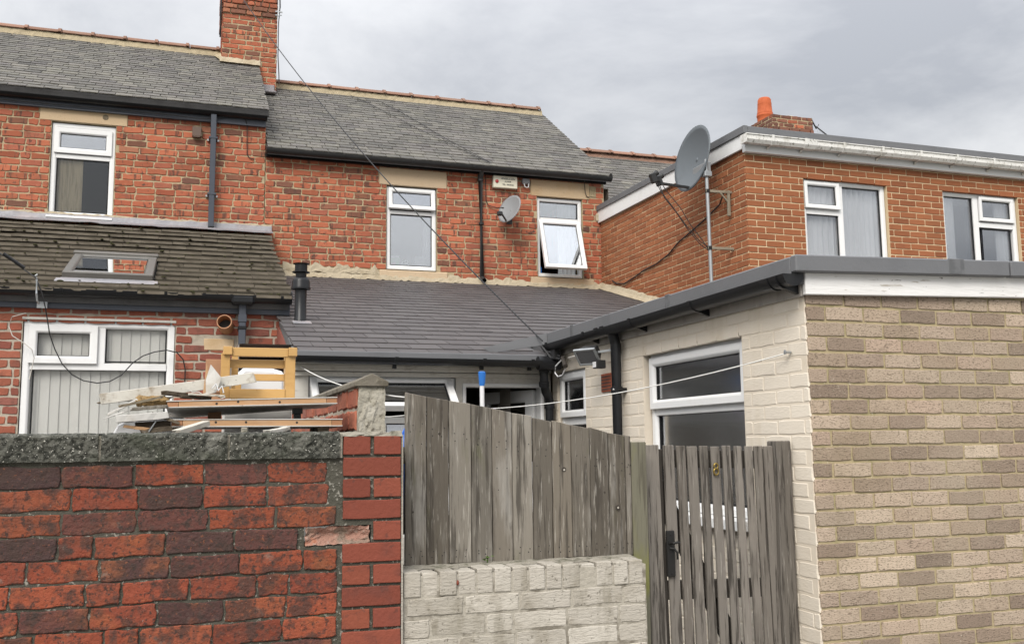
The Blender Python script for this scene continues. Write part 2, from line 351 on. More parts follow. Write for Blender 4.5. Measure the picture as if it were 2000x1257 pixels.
M_LMORT = material('grubby_white_mortar', [(0.42, 0.385, 0.32)], 0.9, ((9, (0.14, 0.12, 0.09), 0.48, 0.66, 0.8),), ((50, 0.005),), tone=0.0, offset=False)
M_GBRICK = material('lane_wall_brick', [(0.215, 0.052, 0.028), (0.26, 0.062, 0.031), (0.295, 0.074, 0.034), (0.23, 0.056, 0.033), (0.30, 0.088, 0.038), (0.13, 0.048, 0.037), (0.062, 0.036, 0.033)], 0.82,
    ((11, (0.060, 0.036, 0.029), 0.49, 0.62, 0.82), (30, (0.095, 0.045, 0.032), 0.53, 0.68, 0.7), (4.5, (0.38, 0.12, 0.045), 0.55, 0.72, 0.5), (90, (0.5, 0.42, 0.36), 0.68, 0.74, 0.75), (13, (0.10, 0.052, 0.04), 0.57, 0.66, 0.65, (1, 1, 0.2)), (7, (0.20, 0.175, 0.145), 0.62, 0.70, 0.55), (60, (0.04, 0.028, 0.024), 0.55, 0.62, 0.75), (75, (0.36, 0.12, 0.05), 0.60, 0.68, 0.5)), ((50, 0.006), (150, 0.002)), tone=0.16, detail=8, wover=((2.6, (0.075, 0.045, 0.035), 0.53, 0.70, 0.6, (1, 1, 0.8)), (20, (0.05, 0.036, 0.03), 0.55, 0.64, 0.65, (1, 1, 1))))
M_GMORT = material('lane_wall_mortar', [(0.088, 0.083, 0.065)], 0.95, ((7, (0.07, 0.068, 0.05), 0.45, 0.7, 0.7), (60, (0.36, 0.34, 0.29), 0.58, 0.66, 0.8), (3, (0.12, 0.125, 0.05), 0.58, 0.75, 0.6)), ((60, 0.008),), tone=0.0, offset=False)
M_PBRICK = material('pier_brick', [(0.205, 0.052, 0.032), (0.25, 0.067, 0.039), (0.275, 0.076, 0.042), (0.23, 0.06, 0.038)], 0.82, ((8, (0.15, 0.05, 0.036), 0.5, 0.75, 0.6), (90, (0.13, 0.05, 0.035), 0.66, 0.74, 0.5)), ((60, 0.003),), tone=0.1, wover=((3, (0.12, 0.05, 0.04), 0.55, 0.75, 0.5, (1, 1, 0.5)), (24, (0.10, 0.045, 0.035), 0.60, 0.68, 0.5, (1, 1, 1))))
M_CONC = material('rough_concrete_coping', [(0.085, 0.085, 0.070), (0.10, 0.098, 0.082)], 0.95, ((55, (0.025, 0.026, 0.020), 0.46, 0.56, 0.9), (110, (0.50, 0.48, 0.42), 0.62, 0.67, 0.9), (9, (0.22, 0.215, 0.185), 0.58, 0.68, 0.6), (5, (0.06, 0.066, 0.045), 0.5, 0.7, 0.6)), ((40, 0.010), (95, 0.006)), tone=0.1)
M_CAP = material('mortar_capping', [(0.30, 0.275, 0.225)], 0.95, ((18, (0.12, 0.115, 0.08), 0.48, 0.66, 0.8),), ((40, 0.012),), tone=0.0, offset=False)
M_SLATE = material('weathered_slate', [(0.100, 0.095, 0.087), (0.130, 0.123, 0.110), (0.155, 0.146, 0.129), (0.120, 0.110, 0.105), (0.18, 0.168, 0.144)], 0.72, ((1.1, (0.215, 0.205, 0.165), 0.48, 0.72, 0.6), (14, (0.25, 0.24, 0.20), 0.58, 0.78, 0.5), (2.3, (0.085, 0.082, 0.078), 0.56, 0.76, 0.55)), ((40, 0.003),), tone=0.17)
M_SLATE2 = material('smooth_composite_slate', [(0.078, 0.070, 0.070), (0.088, 0.080, 0.079), (0.097, 0.088, 0.087)], 0.55, ((2, (0.115, 0.105, 0.102), 0.5, 0.75, 0.5), (60, (0.135, 0.125, 0.12), 0.62, 0.78, 0.3)), ((90, 0.001),), tone=0.08)
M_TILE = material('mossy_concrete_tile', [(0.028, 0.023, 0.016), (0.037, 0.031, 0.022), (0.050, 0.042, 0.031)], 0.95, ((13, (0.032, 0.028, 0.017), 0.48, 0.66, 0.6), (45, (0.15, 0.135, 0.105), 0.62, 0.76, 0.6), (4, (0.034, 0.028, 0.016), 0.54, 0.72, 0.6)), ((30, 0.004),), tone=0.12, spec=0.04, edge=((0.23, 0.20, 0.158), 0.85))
M_MOSS = material('moss', [(0.035, 0.036, 0.013), (0.06, 0.058, 0.022)], 1.0, (), ((80, 0.01),), tone=0.2)
M_RIDGE = material('clay_ridge_tile', [(0.24, 0.135, 0.095), (0.30, 0.165, 0.115), (0.27, 0.165, 0.12)], 0.85, ((16, (0.30, 0.24, 0.18), 0.52, 0.75, 0.55),), ((40, 0.004),), tone=0.12)
M_BED = material('ridge_mortar', [(0.46, 0.385, 0.255)], 0.95, ((10, (0.30, 0.25, 0.17), 0.5, 0.75, 0.6),), ((40, 0.008),), tone=0.0, offset=False)
M_BEDP = material('pale_render_fillet', [(0.47, 0.40, 0.285)], 0.95, ((6, (0.36, 0.29, 0.19), 0.48, 0.7, 0.7), (25, (0.2, 0.17, 0.11), 0.62, 0.74, 0.6)), ((18, 0.018),), tone=0.0, offset=False)
M_STONE = material('sandstone', [(0.60, 0.45, 0.285), (0.58, 0.45, 0.31)], 0.9, ((4, (0.50, 0.335, 0.175), 0.5, 0.75, 0.6), (22, (0.36, 0.26, 0.16), 0.62, 0.78, 0.5)), ((45, 0.003),), tone=0.06)
M_LEAD = material('lead_flashing', [(0.30, 0.295, 0.31)], 0.5, ((2.2, (0.40, 0.32, 0.30), 0.46, 0.7, 0.6), (7, (0.21, 0.205, 0.215), 0.5, 0.75, 0.6)), ((9, 0.010),), metallic=0.15, tone=0.0, offset=False)
M_UPVC = simple('white_upvc', (0.88, 0.88, 0.87), 0.32, dirt=(0.80, 0.79, 0.76))
M_UPVC2 = material('weathered_white_paint', [(0.66, 0.63, 0.57)], 0.6, ((12, (0.45, 0.41, 0.35), 0.52, 0.75, 0.6), (5, (0.30, 0.26, 0.21), 0.62, 0.8, 0.5, (1, 1, 5))), ((50, 0.002),), tone=0.0, offset=False)
M_PEEL = material('peeling_white_board', [(0.84, 0.83, 0.81)], 0.65, ((16, (0.42, 0.37, 0.30), 0.63, 0.68, 0.8, (0.35, 1, 3)), (4, (0.74, 0.72, 0.69), 0.5, 0.75, 0.6), (40, (0.10, 0.08, 0.06), 0.69, 0.72, 0.9, (0.3, 1, 2))), ((16, 0.004, (0.35, 1, 3)),), tone=0.0, offset=False)
M_WGUT = material('mildewed_white_gutter', [(0.80, 0.79, 0.75)], 0.5, ((30, (0.22, 0.21, 0.17), 0.55, 0.68, 0.75), (7, (0.5, 0.48, 0.42), 0.48, 0.7, 0.7)), (), tone=0.0, offset=False)
M_BLK = simple('black_plastic', (0.012, 0.0125, 0.014), 0.36, spec=0.35, dirt=(0.028, 0.028, 0.027))
M_DGREY = simple('dark_grey_plastic', (0.030, 0.030, 0.030), 0.45, spec=0.35, dirt=(0.05, 0.049, 0.046))
M_SGREY = simple('slate_blue_plastic', (0.070, 0.079, 0.098), 0.45, spec=0.35, dirt=(0.055, 0.06, 0.073))
M_KERB = material('grey_roof_trim', [(0.165, 0.168, 0.175)], 0.5, ((3, (0.135, 0.138, 0.145), 0.48, 0.7, 0.6), (40, (0.20, 0.20, 0.205), 0.6, 0.75, 0.3)), ((60, 0.001),), tone=0.0, offset=False)
M_GFASC = material('stained_grey_fascia', [(0.40, 0.37, 0.335)], 0.75, ((7, (0.27, 0.245, 0.215), 0.47, 0.7, 0.7), (20, (0.55, 0.52, 0.48), 0.58, 0.72, 0.5)), (), tone=0.0, offset=False)
M_FELT = material('roof_felt', [(0.12, 0.12, 0.122)], 0.9, ((6, (0.08, 0.08, 0.08), 0.45, 0.7, 0.6),), ((70, 0.003),), tone=0.0, offset=False)
M_GLASS = glass_material('window_glass', (0.95, 0.97, 0.98), base=0.30, gain=2.2)
M_GLASSC = glass_material('clear_window_glass', (0.97, 0.98, 0.98), base=0.0, gain=1.2)
M_GLASSN = glass_material('curtained_window_glass', (1, 1, 1), base=0.10, gain=0.6)
M_GLASSR = glass_material('sky_reflecting_glass', (0.98, 0.99, 1.0), base=0.38, gain=1.3)
M_GLASSD = glass_material('dusty_window_glass', (1, 1, 1), base=0.0, gain=0.55, rough=0.02)
M_ROOM = simple('room_plaster', (0.34, 0.31, 0.27), 0.9)
M_DARKROOM = simple('dim_room', (0.10, 0.095, 0.085), 0.9)
M_CURT = simple('white_net_curtain', (0.86, 0.88, 0.90), 0.9)
M_BLIND = material('grey_vertical_blind', [(0.80, 0.79, 0.73), (0.84, 0.83, 0.77)], 0.8, ((3, (0.70, 0.69, 0.62), 0.5, 0.75, 0.4),), (), tone=0.05)
M_TAN = material('tan_curtain', [(0.66, 0.54, 0.36)], 0.9, ((5, (0.28, 0.21, 0.12), 0.45, 0.7, 0.6, (8, 8, 0.6)),), (), tone=0.0, offset=False)
GRAINZ = (1, 1, 0.055)
M_FENCE = material('weathered_fence_board', [(0.128, 0.110, 0.087), (0.165, 0.145, 0.118), (0.20, 0.18, 0.150), (0.142, 0.121, 0.094)], 0.9,
    ((48, (0.045, 0.038, 0.030), 0.51, 0.64, 0.75, GRAINZ), (110, (0.42, 0.39, 0.34), 0.57, 0.67, 0.65, GRAINZ), (22, (0.055, 0.046, 0.037), 0.58, 0.68, 0.55, (1, 1, 0.1)), (10, (0.36, 0.34, 0.305), 0.53, 0.70, 0.6, (1, 1, 0.16)), (5.5, (0.10, 0.105, 0.038), 0.58, 0.74, 0.55, (1, 1, 0.3)), (16, (0.05, 0.043, 0.036), 0.62, 0.74, 0.6, (1, 1, 0.3))), ((70, 0.004, GRAINZ),), tone=0.24, detail=6)
M_ALGAE = material('algae_stained_post', [(0.17, 0.16, 0.115)], 0.9, ((5, (0.20, 0.20, 0.045), 0.42, 0.6, 0.8, (1, 1, 0.5)), (55, (0.07, 0.06, 0.045), 0.52, 0.68, 0.6, GRAINZ)), ((70, 0.004, GRAINZ),), tone=0.0)
M_GATE = material('weathered_gate_slat', [(0.130, 0.113, 0.095), (0.168, 0.149, 0.127), (0.20, 0.179, 0.155), (0.147, 0.128, 0.107)], 0.88,
    ((55, (0.038, 0.032, 0.026), 0.50, 0.63, 0.85, GRAINZ), (120, (0.36, 0.335, 0.295), 0.57, 0.68, 0.6, GRAINZ), (12, (0.065, 0.055, 0.045), 0.56, 0.70, 0.5, (1, 1, 0.15))), ((70, 0.004, GRAINZ),), tone=0.2, detail=6)
M_RAIL = material('shade_dark_timber', [(0.050, 0.043, 0.036)], 0.9, ((40, (0.045, 0.038, 0.031), 0.5, 0.7, 0.7, (0.1, 1, 1)),), ((60, 0.003, (0.1, 1, 1)),), tone=0.1)  # near-black colour puts the shade between the gate slats into the timber
M_PINE = material('pine_batten', [(0.52, 0.30, 0.155), (0.56, 0.34, 0.18)], 0.7, ((26, (0.36, 0.17, 0.07), 0.5, 0.72, 0.5, (0.12, 1, 1)), (7, (0.60, 0.42, 0.28), 0.5, 0.75, 0.5)), ((60, 0.001, (0.1, 1, 1)),), tone=0.08)
M_PINE2 = material('varnished_pine', [(0.56, 0.33, 0.115), (0.60, 0.37, 0.14)], 0.45, ((30, (0.40, 0.20, 0.055), 0.5, 0.72, 0.5, (0.12, 1, 0.5)), (60, (0.25, 0.11, 0.03), 0.70, 0.76, 0.7)), (), tone=0.1, coat=0.2)
M_WBOARD = material('white_faced_board', [(0.62, 0.60, 0.56)], 0.6, ((9, (0.40, 0.35, 0.28), 0.5, 0.72, 0.6), (30, (0.22, 0.17, 0.12), 0.64, 0.72, 0.7)), (), tone=0.0, detail=5)
M_OLDTIM = material('splintered_timber', [(0.16, 0.125, 0.085), (0.22, 0.185, 0.13), (0.11, 0.085, 0.06)], 0.95, ((30, (0.06, 0.045, 0.03), 0.48, 0.68, 0.7, (0.15, 1, 1)), (20, (0.5, 0.46, 0.40), 0.62, 0.75, 0.5)), ((50, 0.005, (0.15, 1, 1)),), tone=0.2)
M_CHIP = material('painted_offcut', [(0.58, 0.54, 0.46), (0.64, 0.61, 0.54)], 0.7, ((12, (0.30, 0.24, 0.17), 0.56, 0.68, 0.7), (40, (0.12, 0.09, 0.06), 0.66, 0.72, 0.8)), ((40, 0.002),), tone=0.05)
M_GALV = simple('galvanised_steel', (0.42, 0.44, 0.45), 0.45, 0.7)
M_DISH = simple('grey_dish_enamel', (0.120, 0.137, 0.15), 0.5, dirt=(0.105, 0.118, 0.128))
M_DISHL = simple('pale_grey_dish', (0.26, 0.265, 0.27), 0.5, dirt=(0.2, 0.205, 0.21))
M_CREAMBOX = simple('cream_plastic', (0.74, 0.70, 0.56), 0.5, dirt=(0.62, 0.57, 0.43))
M_REDP = simple('red_plastic', (0.50, 0.05, 0.05), 0.4)
M_TERRA = material('terracotta', [(0.52, 0.125, 0.045)], 0.75, ((12, (0.42, 0.09, 0.03), 0.45, 0.7, 0.6),), (), tone=0.0, offset=False)
M_CLAY = simple('orange_clay_pipe', (0.42, 0.20, 0.095), 0.6, dirt=(0.30, 0.15, 0.08))
M_VENT = simple('terracotta_airbrick', (0.38, 0.10, 0.045), 0.8, dirt=(0.28, 0.08, 0.04))
M_BROWN = simple('brown_plastic', (0.13, 0.085, 0.062), 0.5)
M_BLUE = simple('blue_plastic', (0.035, 0.20, 0.62), 0.4)
M_BLUESH = simple('blue_sheet', (0.07, 0.22, 0.72), 0.6)
M_LILAC = simple('lilac_plastic', (0.42, 0.30, 0.70), 0.4)
M_WHITE = simple('white_plastic', (0.80, 0.80, 0.80), 0.4)
M_ROPE = simple('white_line', (0.80, 0.79, 0.75), 0.8)
M_CABLE = simple('black_cable', (0.02, 0.02, 0.021), 0.6)
M_BRASS = simple('tarnished_brass', (0.28, 0.20, 0.055), 0.42, 0.8, dirt=(0.16, 0.13, 0.05))
M_IRON = simple('black_iron', (0.028, 0.027, 0.026), 0.55, 0.5)
M_GREENC = simple('green_card', (0.18, 0.60, 0.17), 0.7)
M_LEAF = simple('weed_leaf', (0.10, 0.17, 0.035), 0.6)
M_SILVER = simple('aluminium', (0.55, 0.55, 0.55), 0.35, 0.8)
M_INK = simple('dark_lettering', (0.05, 0.05, 0.05), 0.7)
M_FOAM = material('old_upholstery', [(0.30, 0.185, 0.075), (0.20, 0.15, 0.075)], 1.0, ((14, (0.12, 0.09, 0.05), 0.48, 0.7, 0.7),), ((30, 0.02),), tone=0.15)

# ------------------------------------------------------------------ ground
M_LANE = material('lane_concrete', [(0.22, 0.21, 0.195)], 0.95, ((3, (0.13, 0.125, 0.115), 0.45, 0.7, 0.7), (60, (0.32, 0.31, 0.29), 0.6, 0.75, 0.5)), ((60, 0.004),), tone=0.0, offset=False)
M_EARTH = material('rough_ground', [(0.20, 0.19, 0.165)], 1.0, ((0.4, (0.11, 0.12, 0.06), 0.45, 0.65, 0.7),), (), tone=0.0, offset=False)
g = MB(); g.add([(-400, -400, -0.02), (400, -400, -0.02), (400, 400, -0.02), (-400, 400, -0.02)], [(0, 1, 2, 3)])
tag(g.build('ground', M_EARTH), kind='structure')
g = MB(); g.box(-30, 40, -4.5, 3.76, -0.2, 0.0); tag(g.build('lane', M_LANE), kind='structure')
g = MB(); g.box(-6, 2.82, 4.06, 12.6, -0.2, 0.02); tag(g.build('yard_paving', M_LANE), kind='structure')

# ------------------------------------------------------------------ windows, gutters, roofs
def curtain(name, F, u0, u1, v0, v1, w, mat, parent, waves=8, amp=0.012):
    n = max(8, waves*6); m = MB(); vs = []
    for i in range(n+1):
        u = u0+(u1-u0)*i/n; d = w+amp*math.sin(i/n*waves*2*math.pi)+amp*0.4*math.sin(i/n*waves*5.1)
        vs += [F @ Vector((u, d, v0)), F @ Vector((u, d, v1))]
    m.add(vs, [(2*i, 2*i+2, 2*i+3, 2*i+1) for i in range(n)])
    return m.build(name, mat, parent, smooth=True)
def room(F, u0, u1, v0, v1, w0, depth, mat, parent, margin=0.5):
    m = MB(); a, b, c, d, e, f = u0-margin, u1+margin, v0-0.8, v1+0.25, w0, w0+depth
    vs = [F @ Vector(p) for p in ((a, e, c), (b, e, c), (b, e, d), (a, e, d), (a, f, c), (b, f, c), (b, f, d), (a, f, d))]
    m.add(vs, [(4, 5, 6, 7), (0, 4, 7, 3), (1, 2, 6, 5), (3, 7, 6, 2), (0, 1, 5, 4)])
    return m.build('room', mat, parent)
def window(root, F, u0, u1, v0, v1, bars=(), lights=(), sashes=(), t=0.055, w=0.03, glass=None, roommat=None, depth=2.5, frame_mat=None, sill=False, label=None):
    """lights/sashes: (u0,u1,v0,v1[,angle]) inner areas; bars: (u0,u1,v0,v1)."""
    glass = glass or M_GLASS; fm = frame_mat or M_UPVC
    m = MB(); m.ring(F, u0, u1, v0, v1, t, w, w+0.07)
    for a, b, c, d in bars: m.box(a, b, w+0.004, w+0.066, c, d, F)
    o = m.build('window', fm, root, bevel=0.004)
    if label: o['label'] = label
    for a, b, c, d in lights:
        p = MB(); p.box(a, b, w+0.035, w+0.041, c, d, F); p.build('pane', glass, o)
        q = MB(); q.ring(F, a-0.004, b+0.004, c-0.004, d+0.004, 0.012, w+0.022, w+0.034); q.build('gasket', M_BLK, o)
    for s in sashes:
        a, b, c, d = s[:4]; ang = s[4] if len(s) > 4 else 0.0; st = s[5] if len(s) > 5 else 0.055
        Fs = F @ Matrix.Translation((0, w, d)) @ Matrix.Rotation(-ang, 4, 'X') @ Matrix.Translation((0, -w, -d))
        q = MB(); q.ring(Fs, a, b, c, d, st, w-0.022, w+0.035); so = q.build('sash', fm, o, bevel=0.004)
        p = MB(); p.box(a+st, b-st, w+0.012, w+0.018, c+st, d-st, Fs); p.build('pane', s[6] if len(s) > 6 else glass, o)
        q = MB(); q.ring(Fs, a+st-0.004, b-st+0.004, c+st-0.004, d-st+0.004, 0.010, w+0.001, w+0.011); q.build('gasket', M_BLK, o)
    if roommat: room(F, u0, u1, v0, v1, w+0.12, depth, roommat, o)
    return o
def half_round(m, a, b, r, t=0.006, n=10):
    a = Vector(a); b = Vector(b); d = (b-a); L = d.length; d.normalize(); s = d.cross(Vector((0, 0, 1))).normalized()
    M = Matrix((s, d, s.cross(d))).transposed().to_4x4(); M.translation = a
    pr = [(-r*math.cos(math.pi*i/n), -r*math.sin(math.pi*i/n)) for i in range(n+1)] + [((r-t)*math.cos(math.pi*i/n), -(r-t)*math.sin(math.pi*i/n)) for i in range(n+1)]
    return m.prism(pr, M, L)
def slate_rects(u0, u1, S, width, gauge, seed, keep=None, v0=0.0, jit=0.010, wj=0.0):
    rng = random.Random(seed); out = []; k = 0; v = v0
    while v < S-0.02:
        u = u0 - (k % 2)*width/2 + rng.uniform(-0.02, 0.02)
        while u < u1:
            w_ = width+rng.uniform(-jit, jit); a, b = max(u, u0), min(u+w_, u1)
            if b-a > 0.03:
                dv = rng.uniform(-0.5, 0.5)*jit; top = min(v+gauge*1.45, S+0.02)
                r = (a+0.002, b-0.002, v+dv, top, rng.uniform(-wj, wj))
                if keep is None or keep(r): out.append(r)
            u += w_
        v += gauge; k += 1
    return out
def ridge(root, x0, x1, y, z, L=0.45, r=0.13, drop=0.10, seed=2):
    rng = random.Random(seed); n = int(round((x1-x0)/L)); L = (x1-x0)/n
    for i in range(n):
        a = x0+i*L; m = MB(); vs = []; fs = []; K = 7
        st = [(0.0, 1.0), (L*0.86, 1.0), (L*0.86, 1.16), (L*0.96, 1.16), (L*0.965, 1.0), (L-0.006, 1.0)]
        for (dx, sc_) in st:
            for k in range(K):
                t_ = -0.80*math.pi/2+0.8*math.pi*k/(K-1)
                vs.append((a+dx, y+math.sin(t_)*r*sc_, z-drop*0.25+math.cos(t_)*r*0.85*sc_+rng.uniform(-.002, .002)))
        for q in range(len(st)-1):
            for k in range(K-1): fs.append((q*K+k, q*K+k+1, (q+1)*K+k+1, (q+1)*K+k))
        m.add(vs, fs); o = m.build('ridge_tile', M_RIDGE, root)
        md = o.modifiers.new('thick', 'SOLIDIFY'); md.thickness = 0.018
    return n
# ================================================================== TERRACED HOUSES
YF = 12.7
FF = facing_lane(YF)
BV = [(0.235, 0.078, variants(0.235, 0.078, 0.05, 0.005, 0.007, 7, 3, 12, 3, 0.0)), (0.11, 0.078, variants(0.11, 0.078, 0.05, 0.005, 0.007, 4, 3, 8, 4, 0.0))]
SV = lambda w, h, t, s: [(w, h, variants(w, h, t, 0.002, 0.006, 4, 2, 12, s, 0.0))]
def brick_tint(r, g):
    x = g.random(); p = g.choice([0.1, 0.2, 0.3, 0.4, 0.5, 0.55, 0.66]) + g.uniform(-0.07, 0.07)
    if x < 0.09: p = g.uniform(0.9, 1.0)
    return (p, g.random(), g.random())
def mortar_strip(name, mat, parent, x0, x1, y, z0, z1, dy0, dy1, seed=1, step=0.05, amp=0.015):
    """uneven fillet: y at bottom = y+dy0, at top = y+dy1"""
    rng = random.Random(seed); n = int((x1-x0)/step); m = MB(); vs = []
    for i in range(n+1):
        x = x0+(x1-x0)*i/n
        vs += [(x, y+dy0+rng.uniform(-.004, .004), z0+rng.uniform(-amp, amp)*0.4), (x, (y+(dy0+dy1)/2)+rng.uniform(-.008, .004), (z0+z1)/2), (x, y+dy1, z1+rng.uniform(-amp, amp)), (x, y+0.03, z1+rng.uniform(-amp, amp)), (x, y+0.03, z0)]
    fs = []
    for i in range(n):
        for k in range(5): fs.append((i*5+k, i*5+(k+1) % 5, i*5+5+(k+1) % 5, i*5+5+k))
    fs += [(0, 1, 2, 3, 4), tuple(n*5+k for k in (4, 3, 2, 1, 0))]
    m.add(vs, fs); return m.build(name, mat, parent, smooth=False)

# ---------------------------------------------------------------- left house
h1 = thing('terraced_house', 'left terraced house of mottled red brick with slate roof and slate-blue fascia', 'house', (-1.8, YF, 0), 'terraced houses behind the yards')
holesL = [(-1.665, -0.928, 4.52, 5.715), (-1.80, -0.80, 5.712, 5.875)]
wl = slab(FF, -4.6, 0.90, 0.0, 5.93, holesL[:1], 0.008, 0.30).build('wall', M_FMORT, h1)
rc = courses(-4.6, 0.905, 4.36, 5.90, 0.0863, 0.236, 0.010, holesL, seed=21)
inview = lambda a, b: (lambda r: max(0, a-r[0], r[1]-b)+0.001*r[0])
lay(wl, 'brick', FF, rc, M_FBRICK, BV, brick_tint, 300, inview(-2.35, 1.0), seed=5, wj=0.003)
m = MB(); m.box(-1.80, -0.80, -0.004, 0.2, 5.722, 5.872, FF); m.build('lintel', M_STONE, h1, bevel=0.004)
wnd = window(h1, FF, -1.660, -0.932, 4.525, 5.705, bars=[(-1.605, -0.987, 5.262, 5.318)], lights=[(-1.59, -1.0, 4.59, 5.262)], sashes=[(-1.632, -0.968, 5.325, 5.645, 0.0, 0.07, M_GLASSR)], t=0.062, w=0.035, roommat=M_DARKROOM, glass=M_GLASSC)
curtain('curtain', FF, -1.62, -1.30, 4.55, 5.27, 0.125, M_TAN, wnd, 4, 0.01)
m = MB(); m.box(-1.68, -0.93, -0.035, 0.05, 4.497, 4.523, FF); m.build('window_sill', M_UPVC, wnd, bevel=0.003)
def roof_frame(y0, z0, y1, z1): return slope(y0, z0, y1, z1)
SL = math.hypot(15.2-12.5, 7.80-6.055)
FL = slope(12.50, 6.055, 15.2, 7.80)
m = MB(); m.box(-4.7, 0.92, 0.014, 0.10, 0.0, SL, FL); rf = m.build('roof', M_FELT, h1)
rr = slate_rects(-4.7, 0.93, SL, 0.20, 0.128, 31, lambda r: not (r[0] > 0.36 and r[2] > 2.68))
lay(rf, 'slate', FL, rr, M_SLATE, SV(0.20, 0.186, 0.013, 8), rtint(), 300, lambda r: max(0, -2.5-r[0])+0.2*r[2], tilt=-0.085, seed=6, wj=0.002)
ridge(h1, -4.6, 0.36, 15.2, 7.83, 0.44, 0.125, seed=3)
mortar_strip('mortar_bed', M_BED, h1, -4.6, 0.36, 15.11, 7.675, 7.83, -0.035, 0.0, 4)
m = MB(); m.box(-4.7, 0.895, -0.055, -0.01, 5.865, 6.02, FF); m.build('fascia', M_SGREY, h1)
m = MB()                                     # ogee gutter
M_ = Matrix(((0, 1, 0, -4.7), (-1, 0, 0, 12.64), (0, 0, 1, 6.04), (0, 0, 0, 1)))
m.prism([(0, 0), (0, -0.098), (0.03, -0.102), (0.07, -0.088), (0.095, -0.060), (0.10, -0.03), (0.118, -0.02), (0.118, 0.004), (0.11, 0.004), (0.108, -0.012), (0.092, -0.024), (0.006, -0.03), (0.006, 0)], M_, 5.61)
m.build('gutter', M_BLK, h1, bevel=0.0)
m = MB(); m.box(0.205, 0.275, -0.125, -0.06, 4.47, 5.985, FF); dp = m.build('downpipe', M_SGREY, h1, bevel=0.006)
m = MB(); m.box(0.207, 0.277, -0.15, -0.055, 4.40, 4.475, FF); m.build('shoe', M_BLK, dp, bevel=0.005)
for z in (5.64, 4.90):
    m = MB(); m.box(0.185, 0.295, -0.13, -0.003, z-0.012, z+0.012, FF); m.build('pipe_clip', M_SGREY, dp, bevel=0.003)
    for x in (0.178, 0.302):
        m = MB(); m.box(x-0.012, x+0.012, -0.035, -0.002, z-0.022, z+0.002, FF); m.build('screw', M_SILVER, dp)
m = MB(); m.box(-0.02, 0.095, -0.07, 0.01, 5.655, 5.785, FF); m.box(-0.005, 0.08, -0.072, -0.06, 5.64, 5.66, FF)
m.build('vent_cowl', M_BROWN, h1, bevel=0.008)
# stained round hole in the lintel
m = MB(); m.lathe([(0.036, 0), (0.034, 0.004), (0.0, 0.005)], FF @ Matrix.Translation((-1.055, -0.004, 5.815)) @ Matrix.Rotation(rad(90), 4, 'X'), 12); m.build('lintel_hole', M_OLDTIM, h1)
# cable clipped along the fascia and down the brick
pts = [(-3.0, 12.62, 5.905), (-1.6, 12.62, 5.90), (-0.9, 12.62, 5.905), (-0.3, 12.615, 5.90), (0.05, 12.615, 5.885), (0.2, 12.61, 5.90), (0.4, 12.61, 5.945), (0.58, 12.615, 5.955), (0.64, 12.625, 5.93), (0.66, 12.66, 5.86), (0.665, 12.685, 5.60), (0.67, 12.685, 5.48), (0.70, 12.685, 5.44), (0.76, 12.68, 5.425)]
m = MB(); m.tube(pts, 0.006, 6); tag(m.build('fascia_cable', M_CABLE, None, smooth=True), 'thin dark cable running along the left house fascia and down its brick', 'cable')

# ---------------------------------------------------------------- chimney of the left house
def stack(root, name, x0, x1, y0, y1, z0, z1, mat, mort, seed, ch=0.080, bl=0.232, bands=(), tint=brick_tint):
    b = MB(); b.box(x0+0.008, x1-0.008, y0+0.008, y1-0.008, z0, z1-0.01); core = b.build(name, mort, root)
    n = 0
    for F, u0, u1 in ((facing_lane(y0), x0, x1), (facing_left(x0), -y1, -y0)):
        r = courses(u0, u1, z0, z1, ch, bl, 0.012, (), seed, cut=None); seed += 1
        r = [(q[0], q[1], q[2], q[3], -0.025 if any(a < (q[2]+q[3])/2 < b_ for a, b_ in bands) else 0.0) for q in r]
        lay(core, 'brick', F, r, mat, BV, tint, 300, seed=seed, wj=0.004)
    # far sides so the stack is whole
    for F, u0, u1 in ((frame((0, y1, 0), (-1, 0, 0), (0, 0, 1)), -x1, -x0), (frame((x1, 0, 0), (0, 1, 0), (0, 0, 1)), y0, y1)):
        lay(core, 'brick', F, courses(u0, u1, z0, z1, ch, bl, 0.012, (), seed+5), mat, BV, tint, 0, seed=seed)
    return core
cs = stack(h1, 'chimney_stack', 0.365, 1.19, 14.75, 15.65, 7.0, 8.95, M_FBRICK, M_FMORT, 77, bands=((8.34, 9.0),), tint=lambda r, g: (g.uniform(0.85, 1) if (g.random() < 0.18 or 8.3 < r[2] < 8.42) else g.uniform(0.05, 0.6), g.random(), g.random()))
m = MB(); m.box(0.33, 1.225, 14.71, 15.69, 8.95, 9.02); m.box(0.42, 1.13, 14.8, 15.6, 9.02, 9.06); m.build('chimney_cap', M_CONC, h1, bevel=0.02)
for x in (0.6, 0.95):
    m = MB(); m.lathe([(0.11, 0), (0.125, 0.04), (0.11, 0.08), (0.10, 0.4), (0.115, 0.44), (0.11, 0.48), (0.07, 0.48)], Matrix.Translation((x, 15.2, 9.05)), 18); m.build('chimney_pot', M_TERRA, h1, smooth=True)
mortar_strip('flaunching', M_BEDP, h1, 0.34, 0.94, 14.74, 7.50, 7.60, -0.07, 0.0, 9, 0.04, 0.012)
m = MB(); m.box(0.955, 1.16, 14.70, 14.76, 7.10, 7.22); m.box(0.945, 1.18, 14.62, 14.72, 7.07, 7.105); m.build('lead_apron', M_LEAD, h1, bevel=0.01)
m = MB(); m.add([(0.26, 15.03, 7.72), (0.37, 14.70, 7.52), (0.37, 15.2, 7.86), (0.37, 14.74, 7.60), (0.30, 15.2, 7.84)], [(0, 1, 3), (0, 3, 2, 4), (1, 3, 2), (0, 4, 2), (0, 2, 1)]); m.build('side_fillet', M_BED, h1)
